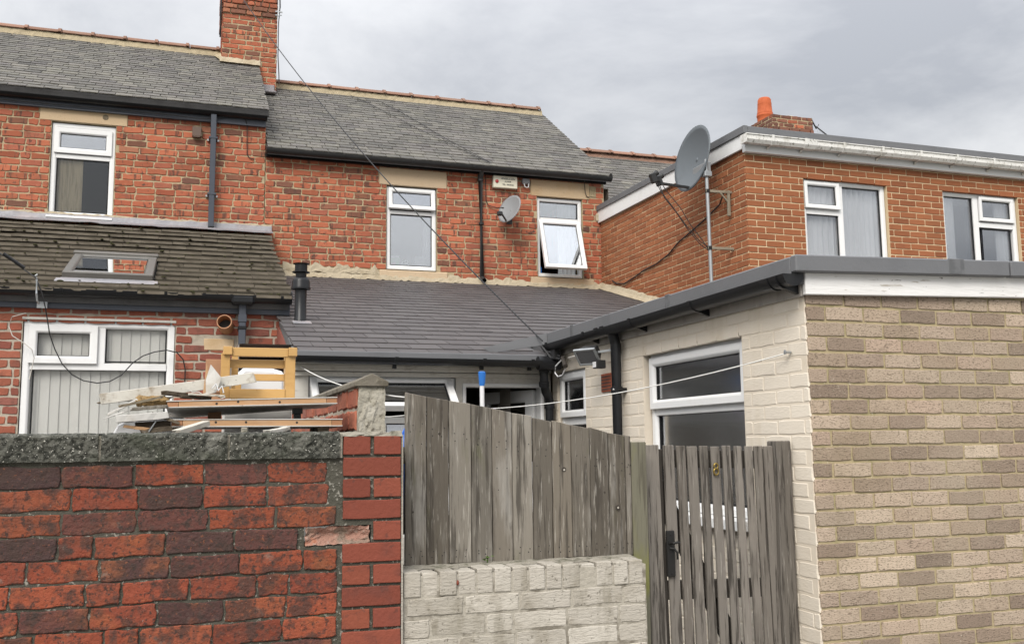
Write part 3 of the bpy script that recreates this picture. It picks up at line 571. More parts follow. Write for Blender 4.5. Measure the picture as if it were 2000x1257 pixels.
# aerial cables and bracket on the stack
m = MB(); m.tube([(0.345, 14.72, 8.55), (0.335, 14.71, 8.3), (0.34, 14.71, 7.95), (0.34, 14.73, 7.9)], 0.013, 6); m.tube([(1.215, 14.73, 8.8), (1.225, 14.72, 8.5), (1.215, 14.72, 8.42), (1.205, 14.735, 8.25), (1.205, 14.735, 7.7), (1.225, 14.735, 7.4), (1.23, 14.74, 7.26)], 0.008, 6)
m.build('stack_cable', M_CABLE, h1, smooth=True)
m = MB(); m.tube([(1.20, 14.72, 8.95), (1.20, 14.72, 8.35)], 0.012, 8); m.bar((1.15, 14.72, 8.42), (1.26, 14.72, 8.42), 0.02, 0.02); m.bar((1.15, 14.72, 8.36), (1.25, 14.72, 8.37), 0.015, 0.015); m.build('aerial_bracket', M_GALV, h1)

# ---------------------------------------------------------------- middle house
h2 = thing('terraced_house', 'middle terraced house of red brick with two upper windows and slate roof', 'house', (3.2, YF, 0), 'terraced houses behind the yards')
holesM = [(2.52, 3.225, 4.045, 5.228), (2.415, 3.368, 5.222, 5.47), (2.42, 3.38, 3.93, 4.05), (4.71, 5.412, 4.045, 5.228), (4.612, 5.53, 5.222, 5.47), (4.6, 5.57, 3.93, 4.045), (5.538, 5.63, 5.27, 5.40)]
wl = slab(FF, 0.908, 5.76, 0.0, 5.60, [holesM[0], holesM[3]], 0.008, 0.30).build('wall', M_FMORT, h2)
rc = courses(0.905, 5.76, 3.87, 5.60, 0.0863, 0.236, 0.010, holesM, seed=22)
rc = [r for r in rc if r[2] > 3.99-0.10*max(0, 1-abs(r[0]-4.2)/1.0) or r[0] > 3.4]
lay(wl, 'brick', FF, rc, M_FBRICK, BV, brick_tint, 300, lambda r: r[2] < 3.95, seed=15, wj=0.003)
for a, b in ((2.418, 3.366), (4.614, 5.528)):
    m = MB(); m.box(a, b, -0.006, 0.2, 5.226, 5.466, FF); m.build('lintel', M_STONE, h2, bevel=0.006)
for a, b in ((2.425, 3.375), (4.602, 5.568)):
    m = MB(); m.box(a, b, -0.02, 0.2, 3.935, 4.042, FF); m.build('sill', M_STONE, h2, bevel=0.01)
wnd = window(h2, FF, 2.530, 3.220, 4.065, 5.212, bars=[(2.58, 3.17, 4.835, 4.885)], lights=[(2.585, 3.165, 4.125, 4.83)], sashes=[(2.552, 3.203, 4.90, 5.196, rad(7), 0.058)], t=0.055, w=0.04, roommat=M_ROOM, glass=M_GLASSR)
curtain('curtain', FF, 3.06, 3.19, 4.12, 4.84, 0.17, M_CURT, wnd, 3, 0.01)
m = MB(); m.box(2.5, 3.25, 0.11, 0.30, 4.075, 4.115, FF); m.build('inner_sill', M_UPVC, wnd)
wnd2 = window(h2, FF, 4.716, 5.408, 4.062, 5.212, bars=[(4.77, 5.355, 4.875, 4.925)], lights=[(4.765, 5.355, 4.93, 5.16)], sashes=[(4.742, 5.378, 4.105, 4.885, rad(19), 0.06)], t=0.05, w=0.04, roommat=M_ROOM, glass=M_GLASS)
curtain('curtain', FF, 5.08, 5.36, 4.10, 5.18, 0.17, M_CURT, wnd2, 4, 0.012)
curtain('curtain', FF, 4.74, 4.80, 4.10, 5.18, 0.17, M_CURT, wnd2, 2, 0.01)
m = MB(); m.box(4.7, 5.42, 0.11, 0.30, 4.07, 4.11, FF); m.build('inner_sill', M_UPVC, wnd2)
SM = math.hypot(15.2-12.5, 7.36-5.50)
FM = slope(12.50, 5.50+0.055, 15.2, 7.36+0.03)
SM = math.hypot(2.7, 7.39-5.555)
m = MB(); m.box(0.92, 5.74, 0.014, 0.10, 0.0, SM, FM); rf = m.build('roof', M_FELT, h2)
rr = slate_rects(0.915, 5.765, SM, 0.20, 0.128, 32, lambda r: not (r[1] < 1.2 and r[2] > 2.72))
lay(rf, 'slate', FM, rr, M_SLATE, SV(0.20, 0.186, 0.013, 9), rtint(), 300, lambda r: r[2], tilt=-0.085, seed=7, wj=0.002)
ridge(h2, 1.19, 5.70, 15.2, 7.42, 0.435, 0.12, seed=5)
mortar_strip('mortar_bed', M_BED, h2, 1.19, 5.72, 15.12, 7.30, 7.42, -0.03, 0.0, 6)
m = MB(); half_round(m, (0.90, 12.56, 5.545), (5.82, 12.56, 5.545), 0.062)
gt = m.build('gutter', M_DGREY, h2, smooth=True)
for x in (0.905, 5.815):
    m = MB(); m.lathe([(0.063, -0.004), (0.063, 0.004)], Matrix.Translation((x, 12.56, 5.545)) @ Matrix.Rotation(rad(90), 4, 'Y'), 16); m.build('gutter_end', M_DGREY, gt)
for x in (1.9, 2.85, 3.72, 3.98, 4.75, 5.5):
    m = MB(); half_round(m, (x-0.02, 12.56, 5.548), (x+0.02, 12.56, 5.548), 0.068); m.build('gutter_bracket', M_DGREY, gt)
m = MB(); m.box(0.9, 5.78, 0.06-0.11, -0.012, 5.47, 5.55, FF); m.build('fascia', M_BLK, h2)
m = MB(); m.tube([(3.842, 12.57, 5.50), (3.842, 12.60, 5.44), (3.843, 12.645, 5.38), (3.856, 12.645, 4.0), (3.858, 12.60, 3.955), (3.86, 12.55, 3.93)], 0.034, 12, cap=False)
dp = m.build('downpipe', M_DGREY, h2, smooth=True)
m = MB(); m.tube([(3.843, 12.645, 5.45), (3.843, 12.645, 5.36)], 0.040, 12); m.build('pipe_collar', M_DGREY, dp, smooth=True)
for z in (4.75,):
    m = MB(); m.tube([(3.85, 12.645, z+0.012), (3.85, 12.645, z-0.012)], 0.038, 12); m.build('pipe_clip', M_DGREY, dp, smooth=True)
# crumbling render where the lean-to roof meets the wall
mortar_strip('render_fillet', M_BEDP, h2, 0.95, 5.69, YF, 3.895, 3.985, -0.05, -0.006, 12, 0.05, 0.035)
mortar_strip('render_patch', M_BEDP, h2, 1.15, 2.42, YF, 3.97, 4.06, -0.02, -0.004, 13, 0.06, 0.05)
# open brick vent by the right window
m = MB(); m.ring(FF, 5.54, 5.628, 5.275, 5.395, 0.018, -0.004, 0.03); m.box(5.575, 5.59, 0.0, 0.03, 5.29, 5.38, FF); m.build('air_vent', M_FMORT, h2)
m = MB(); m.box(5.62, 5.77, -0.03, 0.03, 4.90, 5.03, FF); m.build('verge_fillet', M_BEDP, h2, bevel=0.02)
# gable side of the house above the neighbour's roof
m = MB(); m.add([(5.755, 12.71, 0), (5.755, 17.7, 0), (5.755, 17.7, 5.52), (5.755, 15.2, 7.28), (5.755, 12.71, 5.55), (5.60, 12.71, 0), (5.60, 17.7, 0), (5.60, 17.7, 5.52), (5.60, 15.2, 7.28), (5.60, 12.71, 5.55)],
    [(0, 1, 2, 3, 4), (9, 8, 7, 6, 5), (0, 5, 6, 1), (1, 6, 7, 2), (2, 7, 8, 3), (3, 8, 9, 4), (4, 9, 5, 0)]); m.build('gable_wall', M_FBRICK, h2)
# rear slopes so the roofs are whole
for nm, x0, x1, zr, ze, hh in (('rear_roof', -4.7, 0.92, 7.79, 6.05, h1), ('rear_roof', 0.925, 5.76, 7.37, 5.55, h2)):
    m = MB(); m.add([(x0, 15.21, zr), (x1, 15.21, zr), (x1, 17.9, ze), (x0, 17.9, ze), (x0, 15.21, zr-0.1), (x1, 15.21, zr-0.1), (x1, 17.9, ze-0.1), (x0, 17.9, ze-0.1)],
        [(0, 1, 2, 3), (7, 6, 5, 4), (0, 4, 5, 1), (1, 5, 6, 2), (2, 6, 7, 3), (3, 7, 4, 0)]); m.build(nm, M_SLATE, hh)
# things on the middle house's sill
def sill_box(name, mat, x0, x1, z1, w0, w1, label):
    m = MB(); m.box(x0, x1, w0, w1, 4.116, z1, FF); return tag(m.build(name, mat, None, bevel=0.003), label, 'box')
gb = sill_box('toy_box', M_GREENC, 2.56, 2.74, 4.285, 0.17, 0.22, 'green and white toy box on the sill of the middle house left window')
m = MB(); m.box(2.565, 2.735, 0.166, 0.17, 4.25, 4.28, FF); m.build('printed_band', M_WHITE, gb)
m = MB(); m.box(2.60, 2.68, 0.164, 0.1695, 4.12, 4.18, FF); m.build('printed_patch', simple('pink_print', (0.62, 0.42, 0.38), 0.7), gb)
sill_box('white_carton', M_WHITE, 2.94, 3.13, 4.275, 0.125, 0.165, 'white carton on the sill of the middle house left window')
ball = thing('toy_football', 'small black and white toy football on the middle house window sill', 'ball', tuple(FF @ Vector((2.825, 0.21, 4.116))))
m = MB(); bc = FF @ Vector((2.825, 0.20, 4.172)); m.lathe([(0.056*math.sin(math.pi*i/12), -0.056*math.cos(math.pi*i/12)) for i in range(13)], Matrix.Translation(bc), 20); m.build('ball_skin', M_WHITE, ball, smooth=True)
for a, b in ((-0.6, 0.2), (0.1, 0.5), (0.2, -0.35), (0.75, 0.1), (-0.25, -0.6)):
    d = Vector((math.sin(a)*math.cos(b), -math.cos(a)*math.cos(b), math.sin(b)))
    m = MB(); m.lathe([(0.017, 0), (0.015, 0.0015), (0, 0.002)], Matrix.Translation(bc+d*0.0545) @ d.to_track_quat('Z', 'Y').to_matrix().to_4x4(), 5); m.build('black_patch', M_INK, ball)
m = MB(); m.lathe([(0.025, 0), (0.027, 0.02), (0.027, 0.09), (0.012, 0.11), (0.012, 0.13), (0.0, 0.13)], Matrix.Translation(FF @ Vector((4.79, 0.14, 4.112))), 14)
tag(m.build('bottle', M_BLUE, None, smooth=True), 'small blue bottle inside the open right window of the middle house', 'bottle')
m = MB(); m.lathe([(0.018, 0), (0.016, 0.01), (0.012, 0.03), (0.015, 0.06), (0.008, 0.075), (0, 0.078)], Matrix.Translation(FF @ Vector((-1.26, 0.11, 5.325))), 12)
tag(m.build('ornament', M_WHITE, None, smooth=True), 'small white ornament behind the top pane of the left house window', 'ornament')

# ---------------------------------------------------------------- far house: roof, chimney
h3 = thing('terraced_house', 'lower slate roofed house seen behind the orange brick extension, with ridge tiles', 'house', (8.8, YF, 0), 'terraced houses behind the yards')
FR = slope(12.42, 4.80, 15.2, 6.74); SR = math.hypot(2.78, 1.94)
m = MB(); m.box(5.77, 12.6, 0.014, 0.10, 0, SR, FR); rf = m.build('roof', M_FELT, h3)
rr = slate_rects(5.775, 12.6, SR, 0.20, 0.128, 33)
lay(rf, 'slate', FR, rr, M_SLATE, SV(0.20, 0.186, 0.013, 10), rtint(), 220, lambda r: r[0]*0.6-r[2], tilt=-0.085, seed=8, wj=0.002)
ridge(h3, 5.78, 12.6, 15.2, 6.765, 0.43, 0.12, seed=7)
mortar_strip('mortar_bed', M_RIDGE, h3, 5.78, 12.6, 15.14, 6.66, 6.76, -0.03, 0.0, 26)
m = MB(); m.box(5.78, 12.6, 12.72, 13.0, 0, 4.95); m.build('wall', M_FBRICK, h3)
m = MB(); m.add([(5.77, 15.21, 6.72), (12.6, 15.21, 6.72), (12.6, 17.9, 4.9), (5.77, 17.9, 4.9), (5.77, 15.21, 6.62), (12.6, 15.21, 6.62), (12.6, 17.9, 4.8), (5.77, 17.9, 4.8)], [(0, 1, 2, 3), (7, 6, 5, 4), (0, 4, 5, 1), (1, 5, 6, 2), (2, 6, 7, 3), (3, 7, 4, 0)]); m.build('rear_roof', M_SLATE, h3)
mottle = lambda r, g: (g.uniform(0.96, 1) if g.random() < 0.88 else g.uniform(0.0, 0.6), g.random(), g.random())
stack(h3, 'chimney_stack', 10.44, 11.36, 15.2, 16.05, 6.3, 7.88, M_FBRICK, M_FMORT, 91, bands=((7.57, 7.66),), tint=mottle)
m = MB(); m.lathe([(0.36, 0), (0.34, 0.03), (0.22, 0.09), (0.10, 0.115), (0, 0.12)], Matrix.Translation((10.98, 15.6, 7.86)), 18); m.build('flaunching', M_BEDP, h3)
m = MB(); m.lathe([(0.145, 0), (0.15, 0.10), (0.153, 0.17), (0.162, 0.18), (0.162, 0.21), (0.152, 0.22), (0.155, 0.25), (0.145, 0.27), (0.135, 0.42), (0.138, 0.44), (0.13, 0.47), (0.128, 0.52), (0.105, 0.555), (0.08, 0.56)], Matrix.Translation((10.66, 15.76, 7.84)), 22)
m.build('chimney_pot', M_TERRA, h3, smooth=True)
ae = thing('television_aerial', 'old television aerial on a short mast beside the far chimney', 'aerial', (11.45, 15.5, 7.4))
m = MB(); m.tube([(11.46, 15.4, 7.2), (11.46, 15.4, 7.95)], 0.02, 8); m.build('mast', M_RAIL, ae)
m = MB(); m.bar((11.60, 15.45, 7.82), (11.86, 15.40, 7.62), 0.015, 0.02); m.bar((11.47, 15.4, 7.93), (11.58, 15.4, 7.75), 0.02, 0.02); m.bar((11.58, 15.4, 7.75), (11.66, 15.42, 7.86), 0.008, 0.008); m.build('boom', M_DGREY, ae)
for i in range(6):
    x = 11.64+i*0.035; z = 7.79-i*0.028
    m = MB(); m.bar((x, 15.44, z-0.12), (x, 15.44, z+0.02), 0.004, 0.004); m.build('aerial_rod', M_SILVER, ae)
# ================================================================== LEFT YARD EXTENSION (mossy tiles)
XE = 9.0
FE = facing_lane(XE)
ex = thing('rear_extension', 'single storey brick rear extension with mossy tiled roof and roof window, left', 'extension', (-0.6, XE, 0))
holesE = [(-1.325, -0.104, 1.60, 2.80), (0.25, 0.39, 2.50, 2.80)]
wl = slab(FE, -3.4, 0.882, 0.0, 3.0, holesE[:1], 0.008, 0.28).build('wall', M_XMORT, ex)
rc = courses(-3.4, 0.884, 1.55, 3.0, 0.0785, 0.232, 0.014, holesE[:1], seed=41)
rc = [r for r in rc if not (0.16 < (r[0]+r[1])/2 < 0.42 and 2.56 < r[2] < 2.66)]
EBV = [(0.22, 0.066, variants(0.22, 0.066, 0.05, 0.004, 0.005, 7, 3, 10, 13, 0.0)), (0.10, 0.066, variants(0.10, 0.066, 0.05, 0.004, 0.005, 4, 3, 8, 14, 0.0))]
lay(wl, 'brick', FE, rc, M_XBRICK, EBV, rtint(), 300, inview(-1.6, 1.0), seed=16, wj=0.003)
m = MB(); m.box(0.60, 0.882, XE+0.285, 12.68, 0.0, 3.04); m.box(-3.4, -3.1, XE+0.285, 12.68, 0, 3.0); m.build('side_wall', M_XBRICK, ex)
m = MB(); m.box(0.14, 0.40, -0.004, 0.06, 2.555, 2.66, FE); m.build('mortar_patch', M_STONE, ex, bevel=0.006)
w1 = window(ex, FE, -1.318, -0.108, 1.62, 2.79, bars=[(-1.26, -0.17, 2.365, 2.425), (-0.765, -0.675, 2.42, 2.735)], lights=[(-0.672, -0.178, 2.44, 2.735), (-1.236, -0.176, 1.70, 2.370)], sashes=[(-1.275, -0.735, 2.418, 2.745, 0.0, 0.066)], t=0.062, w=0.02, glass=M_GLASSD, roommat=M_ROOM, depth=1.6)
m = MB(); m.box(-1.33, -0.098, -0.012, 0.03, 2.79, 2.812, FE); m.build('head_trim', M_UPVC2, w1, bevel=0.003)
n = 14
for i in range(n):
    u = -1.27+i*1.11/n; Fb = FE @ Matrix.Translation((u+0.04, 0.094, 0)) @ Matrix.Rotation(rad(-7+RND.uniform(-3, 3)), 4, 'Z')
    m = MB(); m.box(-0.043, 0.043, -0.001, 0.001, 1.63, 2.74, Fb); m.build('blind_slat', M_BLIND, w1)
# roof
zE, zT, yE, yT = 3.035, 4.43, 8.83, 12.65
FXR = slope(yE, zE, yT, zT); SX = math.hypot(yT-yE, zT-zE); cs_ = math.cos(math.atan2(zT-zE, yT-yE))
m = MB(); m.add([FXR @ Vector(p) for p in ((-3.5, 0.05, 0.05), (0.87, 0.05, 0.05), (0.95, 0.05, SX), (-3.5, 0.05, SX), (-3.5, 0.13, 0.05), (0.87, 0.13, 0.05), (0.95, 0.13, SX), (-3.5, 0.13, SX))], [(0, 1, 2, 3), (7, 6, 5, 4), (0, 4, 5, 1), (1, 5, 6, 2), (2, 6, 7, 3), (3, 7, 4, 0)])
rf = m.build('roof', M_FELT, ex)
rw_v0, rw_v1 = 0.48, 1.53
rowsY = [8.80, 9.04, 9.25, 9.46, 9.68, 9.90, 10.13, 10.37, 10.62, 10.88, 11.16, 11.46, 11.78, 12.12, 12.42]
rects = []; rg = random.Random(51)
for k, y in enumerate(rowsY):
    v = (y-yE)/cs_; nx_ = (rowsY[k+1]-yE)/cs_ if k+1 < len(rowsY) else SX; gz = nx_-v
    edge = 0.90+0.085*(v/SX); u = edge
    while u > -3.5:
        Lw = 0.33 if not (u == edge and k % 2) else 0.165
        dv, dw = rg.uniform(-.004, .004), rg.uniform(-.003, .003)
        segs = [(u-Lw+0.0008, u-0.0008+(rg.uniform(-.02, .012) if u == edge else 0))]
        if v+gz > rw_v0 and v < rw_v1-0.03:        # trimmed round the roof window
            p_, q_ = segs[0]; segs = [t_ for t_ in ((p_, min(q_, -1.085)), (max(p_, -0.305), q_)) if t_[1]-t_[0] > 0.03]
        for p_, q_ in segs: rects.append((p_, q_, v+dv, v+gz+0.09, dw))
        u -= Lw
TV = [(0.33, 0.37, variants(0.33, 0.37, 0.028, 0.002, 0.005, 6, 2, 10, 61, 0.0)), (0.165, 0.37, variants(0.165, 0.37, 0.028, 0.002, 0.005, 4, 2, 6, 62, 0.0))]
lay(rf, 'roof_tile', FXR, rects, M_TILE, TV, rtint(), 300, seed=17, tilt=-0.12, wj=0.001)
rg = random.Random(5); JV = MB()
for _ in range(230):
    k = rg.randrange(len(rowsY)); v = (rowsY[k]-yE)/cs_; u = rg.uniform(-2.2, 0.86); s = rg.uniform(0.004, 0.013)
    if -1.12 < u < -0.27 and 0.42 < v < 1.6: continue
    c = FXR @ Vector((u, -0.018, v+rg.choice([-0.012, 0.05, 0.1])))
    JV.lathe([(s*1.4, -s*0.4), (s*1.5, 0), (s, s*0.5), (s*0.3, s*0.7)], Matrix.Translation(c) @ Matrix.Rotation(rg.random()*6, 4, 'Z') @ Matrix.Diagonal((rg.uniform(0.8, 2.2), 1, 1, 1)), 6)
o = JV.build('moss', M_MOSS, rf); o['kind'] = 'stuff'
# lead flashing against the house
m = MB(); vs = []; nseg = 40; rg = random.Random(8)
for i in range(nseg+1):
    x = -3.5+(1.0+3.5)*i/nseg
    vs += [(x, 12.40+rg.uniform(-.02, .02), 4.395+rg.uniform(-.006, .006)), (x, 12.55, 4.445+rg.uniform(-.005, .005)), (x, 12.675, 4.475+rg.uniform(-.004, .004)), (x, 12.692, 4.545+rg.uniform(-.008, .008))]
m.add(vs, [(i*4+k, i*4+4+k, i*4+5+k, i*4+1+k) for i in range(nseg) for k in range(3)]); o = m.build('lead_flashing', M_LEAD, ex); md = o.modifiers.new('thick', 'SOLIDIFY'); md.thickness = 0.006
mortar_strip('flashing_mortar', M_BEDP, ex, -3.5, 1.0, 12.70, 4.535, 4.565, -0.012, -0.004, 14, 0.05, 0.012)
# roof window
def FX(u, w, v): return FXR @ Vector((u, w, v))
rw_v0, rw_v1 = 0.48, 1.53
m = MB(); m.ring(FXR, -1.075, -0.315, rw_v0, rw_v1, 0.085, -0.062, 0.04); rwo = m.build('roof_window', simple('grey_brown_aluminium', (0.13, 0.122, 0.108), 0.5, 0.2, dirt=(0.17, 0.16, 0.14)), ex, bevel=0.006)
m = MB(); m.box(-0.99, -0.40, -0.05, -0.044, rw_v0+0.085, rw_v1-0.085, FXR); m.build('pane', M_GLASS, rwo)
m = MB(); m.box(-1.09, -0.30, -0.082, -0.045, rw_v1-0.05, rw_v1+0.04, FXR); m.build('top_hood', MATS['grey_brown_aluminium'], rwo, bevel=0.008)
m = MB(); m.box(-0.985, -0.405, 0.02, 0.03, rw_v0+0.09, rw_v1-0.09, FXR); m.build('reveal_lining', M_WBOARD, rwo)
m = MB(); m.box(-1.12, -0.27, -0.012, 0.02, rw_v0-0.17, rw_v0, FXR); m.build('apron_flashing', M_LEAD, rwo, bevel=0.004)
# gutter, fascia, pipes
m = MB(); m.box(-3.5, 0.882, -0.06, -0.008, 2.885, 2.992, FE); m.build('fascia', M_SGREY, ex, bevel=0.003)
m = MB(); m.box(-3.5, 0.88, 0.0, 0.02, 2.99, 3.03, FE); m.build('eaves_board', M_BLK, ex)
m = MB(); half_round(m, (-3.5, 8.86, 3.035), (0.885, 8.86, 3.035), 0.062); gt = m.build('gutter', M_BLK, ex, smooth=True)
m = MB(); m.lathe([(0.063, -0.004), (0.063, 0.004)], Matrix.Translation((0.885, 8.86, 3.035)) @ Matrix.Rotation(rad(90), 4, 'Y'), 16); m.build('gutter_end', M_BLK, gt)
for x in (-1.75, -1.02, -0.6, -0.19, 0.13, 0.36, 0.56, 0.80):
    m = MB(); half_round(m, (x-0.012, 8.86, 3.04), (x+0.012, 8.86, 3.04), 0.067); m.build('gutter_bracket', M_BLK, gt)
m = MB(); m.box(0.36, 0.56, 8.79, 8.93, 2.955, 3.035); m.build('running_outlet', M_BLK, gt, bevel=0.02)
m = MB(); m.box(0.430, 0.492, 8.855, 8.915, 2.0, 2.98); dp = m.build('downpipe', M_SGREY, ex, bevel=0.006)
m = MB(); m.box(0.424, 0.498, 8.848, 8.925, 2.80, 2.87); m.build('pipe_collar', M_SGREY, dp, bevel=0.005)
m = MB(); m.box(0.424, 0.498, 8.848, 9.0, 2.735, 2.765); m.build('pipe_clip', M_BLK, dp, bevel=0.005)
m = MB(); P0 = Vector((0.33, 9.02, 2.765)); P1 = Vector((0.305, 8.86, 2.80))
d = (P1-P0).normalized(); q = d.to_track_quat('Z', 'Y').to_matrix().to_4x4(); q.translation = P0
m.lathe([(0.066, 0), (0.066, (P1-P0).length), (0.058, (P1-P0).length), (0.058, 0.02), (0, 0.02)], q, 20); m.build('clay_pipe', M_CLAY, ex, smooth=True)
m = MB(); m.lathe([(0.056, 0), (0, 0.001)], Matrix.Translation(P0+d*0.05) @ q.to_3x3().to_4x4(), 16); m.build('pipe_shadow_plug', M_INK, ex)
m = MB(); m.box(0.70, 0.885, -0.012, 0.0, 2.55, 2.60, FE); m.build('lead_soaker', M_LEAD, ex, bevel=0.004)
m = MB(); m.bar((0.893, 8.99, 2.46), (0.89, 8.99, 2.64), 0.02, 0.02); m.build('abutment_trim', M_UPVC2, ex)
# dropwire bracket and its cables
br = thing('cable_bracket', 'small galvanised cable bracket on the slate-blue fascia of the left extension', 'bracket', (-1.18, 8.8, 2.88))
m = MB(); m.box(-1.215, -1.135, -0.20, -0.19, 2.88, 2.97, FE @ Matrix.Translation((0, 0.12, 0))); m.build('plate', M_GALV, br)
m = MB(); m.tube([(-1.205, 8.77, 3.10), (-1.20, 8.76, 2.98), (-1.195, 8.78, 2.92), (-1.18, 8.80, 2.90)], 0.009, 6); m.tube([(-1.205, 8.77, 3.11), (-1.215, 8.77, 3.13), (-1.20, 8.77, 3.14)], 0.008, 6); m.build('hook', M_GALV, br)
m = MB(); m.tube([(-2.4, 9.5, 3.95), (-1.9, 9.2, 3.60), (-1.42, 8.9, 3.27), (-1.21, 8.77, 3.11), (-1.16, 8.78, 2.98), (-1.135, 8.79, 2.88), (-1.118, 8.88, 2.75), (-1.107, 8.93, 2.66), (-1.06, 8.93, 2.53), (-1.00, 8.93, 2.41), (-0.92, 8.93, 2.32), (-0.83, 8.93, 2.27), (-0.72, 8.93, 2.25), (-0.62, 8.93, 2.265), (-0.53, 8.93, 2.32), (-0.44, 8.93, 2.43), (-0.36, 8.93, 2.49), (-0.27, 8.93, 2.525), (-0.17, 8.93, 2.543), (-0.085, 8.94, 2.525), (-0.03, 8.96, 2.465), (-0.011, 8.97, 2.38), (-0.011, 8.975, 2.2)], 0.0055, 6)
tag(m.build('hanging_cable', M_CABLE, None, smooth=True), 'thin black cable looping across the extension window below the roof window', 'cable')
m = MB(); m.tube([(-1.46, 8.75, 3.30), (-1.30, 8.765, 3.19)], 0.014, 8); tag(m.build('cable_clamp', M_BLK, None), 'black wire clamp on the cable above the left gutter bracket', 'cable clamp')
m = MB(); m.tube([(-1.30, 8.97, 2.84), (-1.40, 8.93, 2.80), (-1.42, 8.93, 2.72), (-1.39, 8.93, 2.64), (-1.30, 8.94, 2.58), (-1.24, 8.95, 2.53), (-1.22, 8.96, 2.46), (-1.25, 8.965, 2.28)], 0.004, 5)
tag(m.build('loose_wire', M_UPVC2, None, smooth=True), 'short loose pale wire at the left jamb of the extension window', 'wire')

# ================================================================== LEAN-TO (grey slates)
YL = 7.3
FT = facing_lane(YL)
lt = thing('lean_to_kitchen', 'low white fronted kitchen lean-to with smooth grey slate roof and open door', 'extension', (1.8, YL, 0))
y0, z0, y1, z1 = 7.13, 2.378, 12.68, 3.905
FS = slope(y0, z0, y1, z1); SS = math.hypot(y1-y0, z1-z0); cl = (y1-y0)/SS
m = MB(); vs = [FS @ Vector(p) for p in ((0.74, 0.012, 0.02), (2.74, 0.012, 0.02), (2.74, 0.012, 0.62), (5.685, 0.012, 0.62), (5.685, 0.012, SS), (0.90, 0.012, SS))]
vs += [FS @ Vector(p) for p in ((0.74, 0.09, 0.02), (2.74, 0.09, 0.02), (2.74, 0.09, 0.62), (5.685, 0.09, 0.62), (5.685, 0.09, SS), (0.90, 0.09, SS))]
m.add(vs, [(0, 1, 2, 5), (2, 3, 4, 5), (6, 11, 8, 7), (8, 11, 10, 9)] + [(i, i+6, (i+1) % 6+6, (i+1) % 6) for i in range(6)]); rf = m.build('roof', M_FELT, lt)
rr = slate_rects(0.76, 5.68, SS, 0.252, 0.242, 52, lambda r: not (r[0] > 2.62 and r[2] < 0.62) and r[1] > 0.75 + 0.10*r[2]/SS, jit=0.004)
lay(rf, 'slate', FS, rr, M_SLATE2, [(0.25, 0.35, variants(0.25, 0.35, 0.011, 0.001, 0.0015, 2, 2, 6, 71))], rtint(), 300, lambda r: (0 if r[0] < 5.2-1.0*(1-r[2]/SS)*2 else 5)+r[2]*0.1, tilt=-0.036, seed=18, wj=0.001)
m = MB(); m.box(0.735, 2.70, -0.205, -0.172, 2.31, 2.388, FT); m.build('eaves_trim', M_KERB, lt, bevel=0.004)
m = MB(); m.box(0.735, 2.70, -0.170, -0.05, 2.30, 2.33, FT); m.build('soffit', M_UPVC2, lt)
m = MB(); half_round(m, (0.74, 7.04, 2.342), (2.62, 7.04, 2.334), 0.050); gt = m.build('gutter', M_BLK, lt, smooth=True)
for x in (1.47, 2.15, 2.54):
    m = MB(); half_round(m, (x-0.014, 7.04, 2.342), (x+0.014, 7.04, 2.342), 0.055); m.box(x-0.014, x+0.014, 7.07, 7.10, 2.262, 2.32); m.build('gutter_bracket', M_BLK, gt)
m = MB(); m.tube([(2.60, 7.05, 2.318), (2.78, 7.05, 2.318)], 0.055, 12); m.build('gutter_union', M_BLK, gt, smooth=True)
# front wall: boards, frames
m = slab(FT, 0.74, 2.80, 0.0, 2.36, [(0.865, 2.005, 1.0, 2.215), (2.06, 2.735, 0.0, 2.17)], 0.0, 0.10); fw = m.build('front_wall', M_UPVC2, lt)
for a, b, w_ in ((2.255, 2.30, -0.05), (2.215, 2.25, -0.025)):
    m = MB(); m.box(0.735, 2.79, w_, 0.0, a, b, FT); m.build('head_board', M_UPVC2, lt, bevel=0.004)
kw = window(lt, FT, 0.868, 2.002, 1.0, 2.212, bars=[(0.92, 1.95, 1.86, 1.91), (1.40, 1.46, 1.05, 1.87)], lights=[(0.93, 1.40, 1.07, 1.86), (1.46, 1.94, 1.07, 1.86)], sashes=[(0.875, 1.965, 1.84, 2.205, rad(50), 0.055)], t=0.05, w=0.02, glass=M_GLASSR, roommat=M_ROOM, depth=2.2)
m = MB(); m.ring(FT, 2.058, 2.738, 0.0, 2.172, 0.03, -0.012, 0.10); dr = m.build('door_frame', M_UPVC, lt, bevel=0.004)
Fd = FT @ Matrix.Translation((2.70, 0.10, 0)) @ Matrix.Rotation(rad(-62), 4, 'Z')   # door swung inwards on its right jamb
m = MB(); m.ring(Fd, -0.62, 0.0, 0.03, 2.13, 0.10, -0.025, 0.02, 0.18); m.box(-0.55, -0.05, -0.02, 0.015, 0.85, 0.97, Fd); dd = m.build('door', M_UPVC, lt, bevel=0.004)
m = MB(); m.box(-0.53, -0.09, -0.005, 0.002, 0.98, 2.04, Fd); m.build('pane', M_GLASSD, dd)
m = MB(); m.box(-0.53, -0.09, -0.006, 0.004, 0.2, 0.84, Fd); m.build('door_panel', M_UPVC, dd)
m = MB(); m.bar(Fd @ Vector((-0.57, -0.06, 1.02)), Fd @ Vector((-0.45, -0.06, 1.02)), 0.016, 0.02); m.build('handle', M_SILVER, dd)
room(FT, 2.06, 2.72, 1.0, 2.17, 0.12, 2.3, simple('kitchen_wall', (0.22, 0.17, 0.12), 0.9), dr, 0.0)
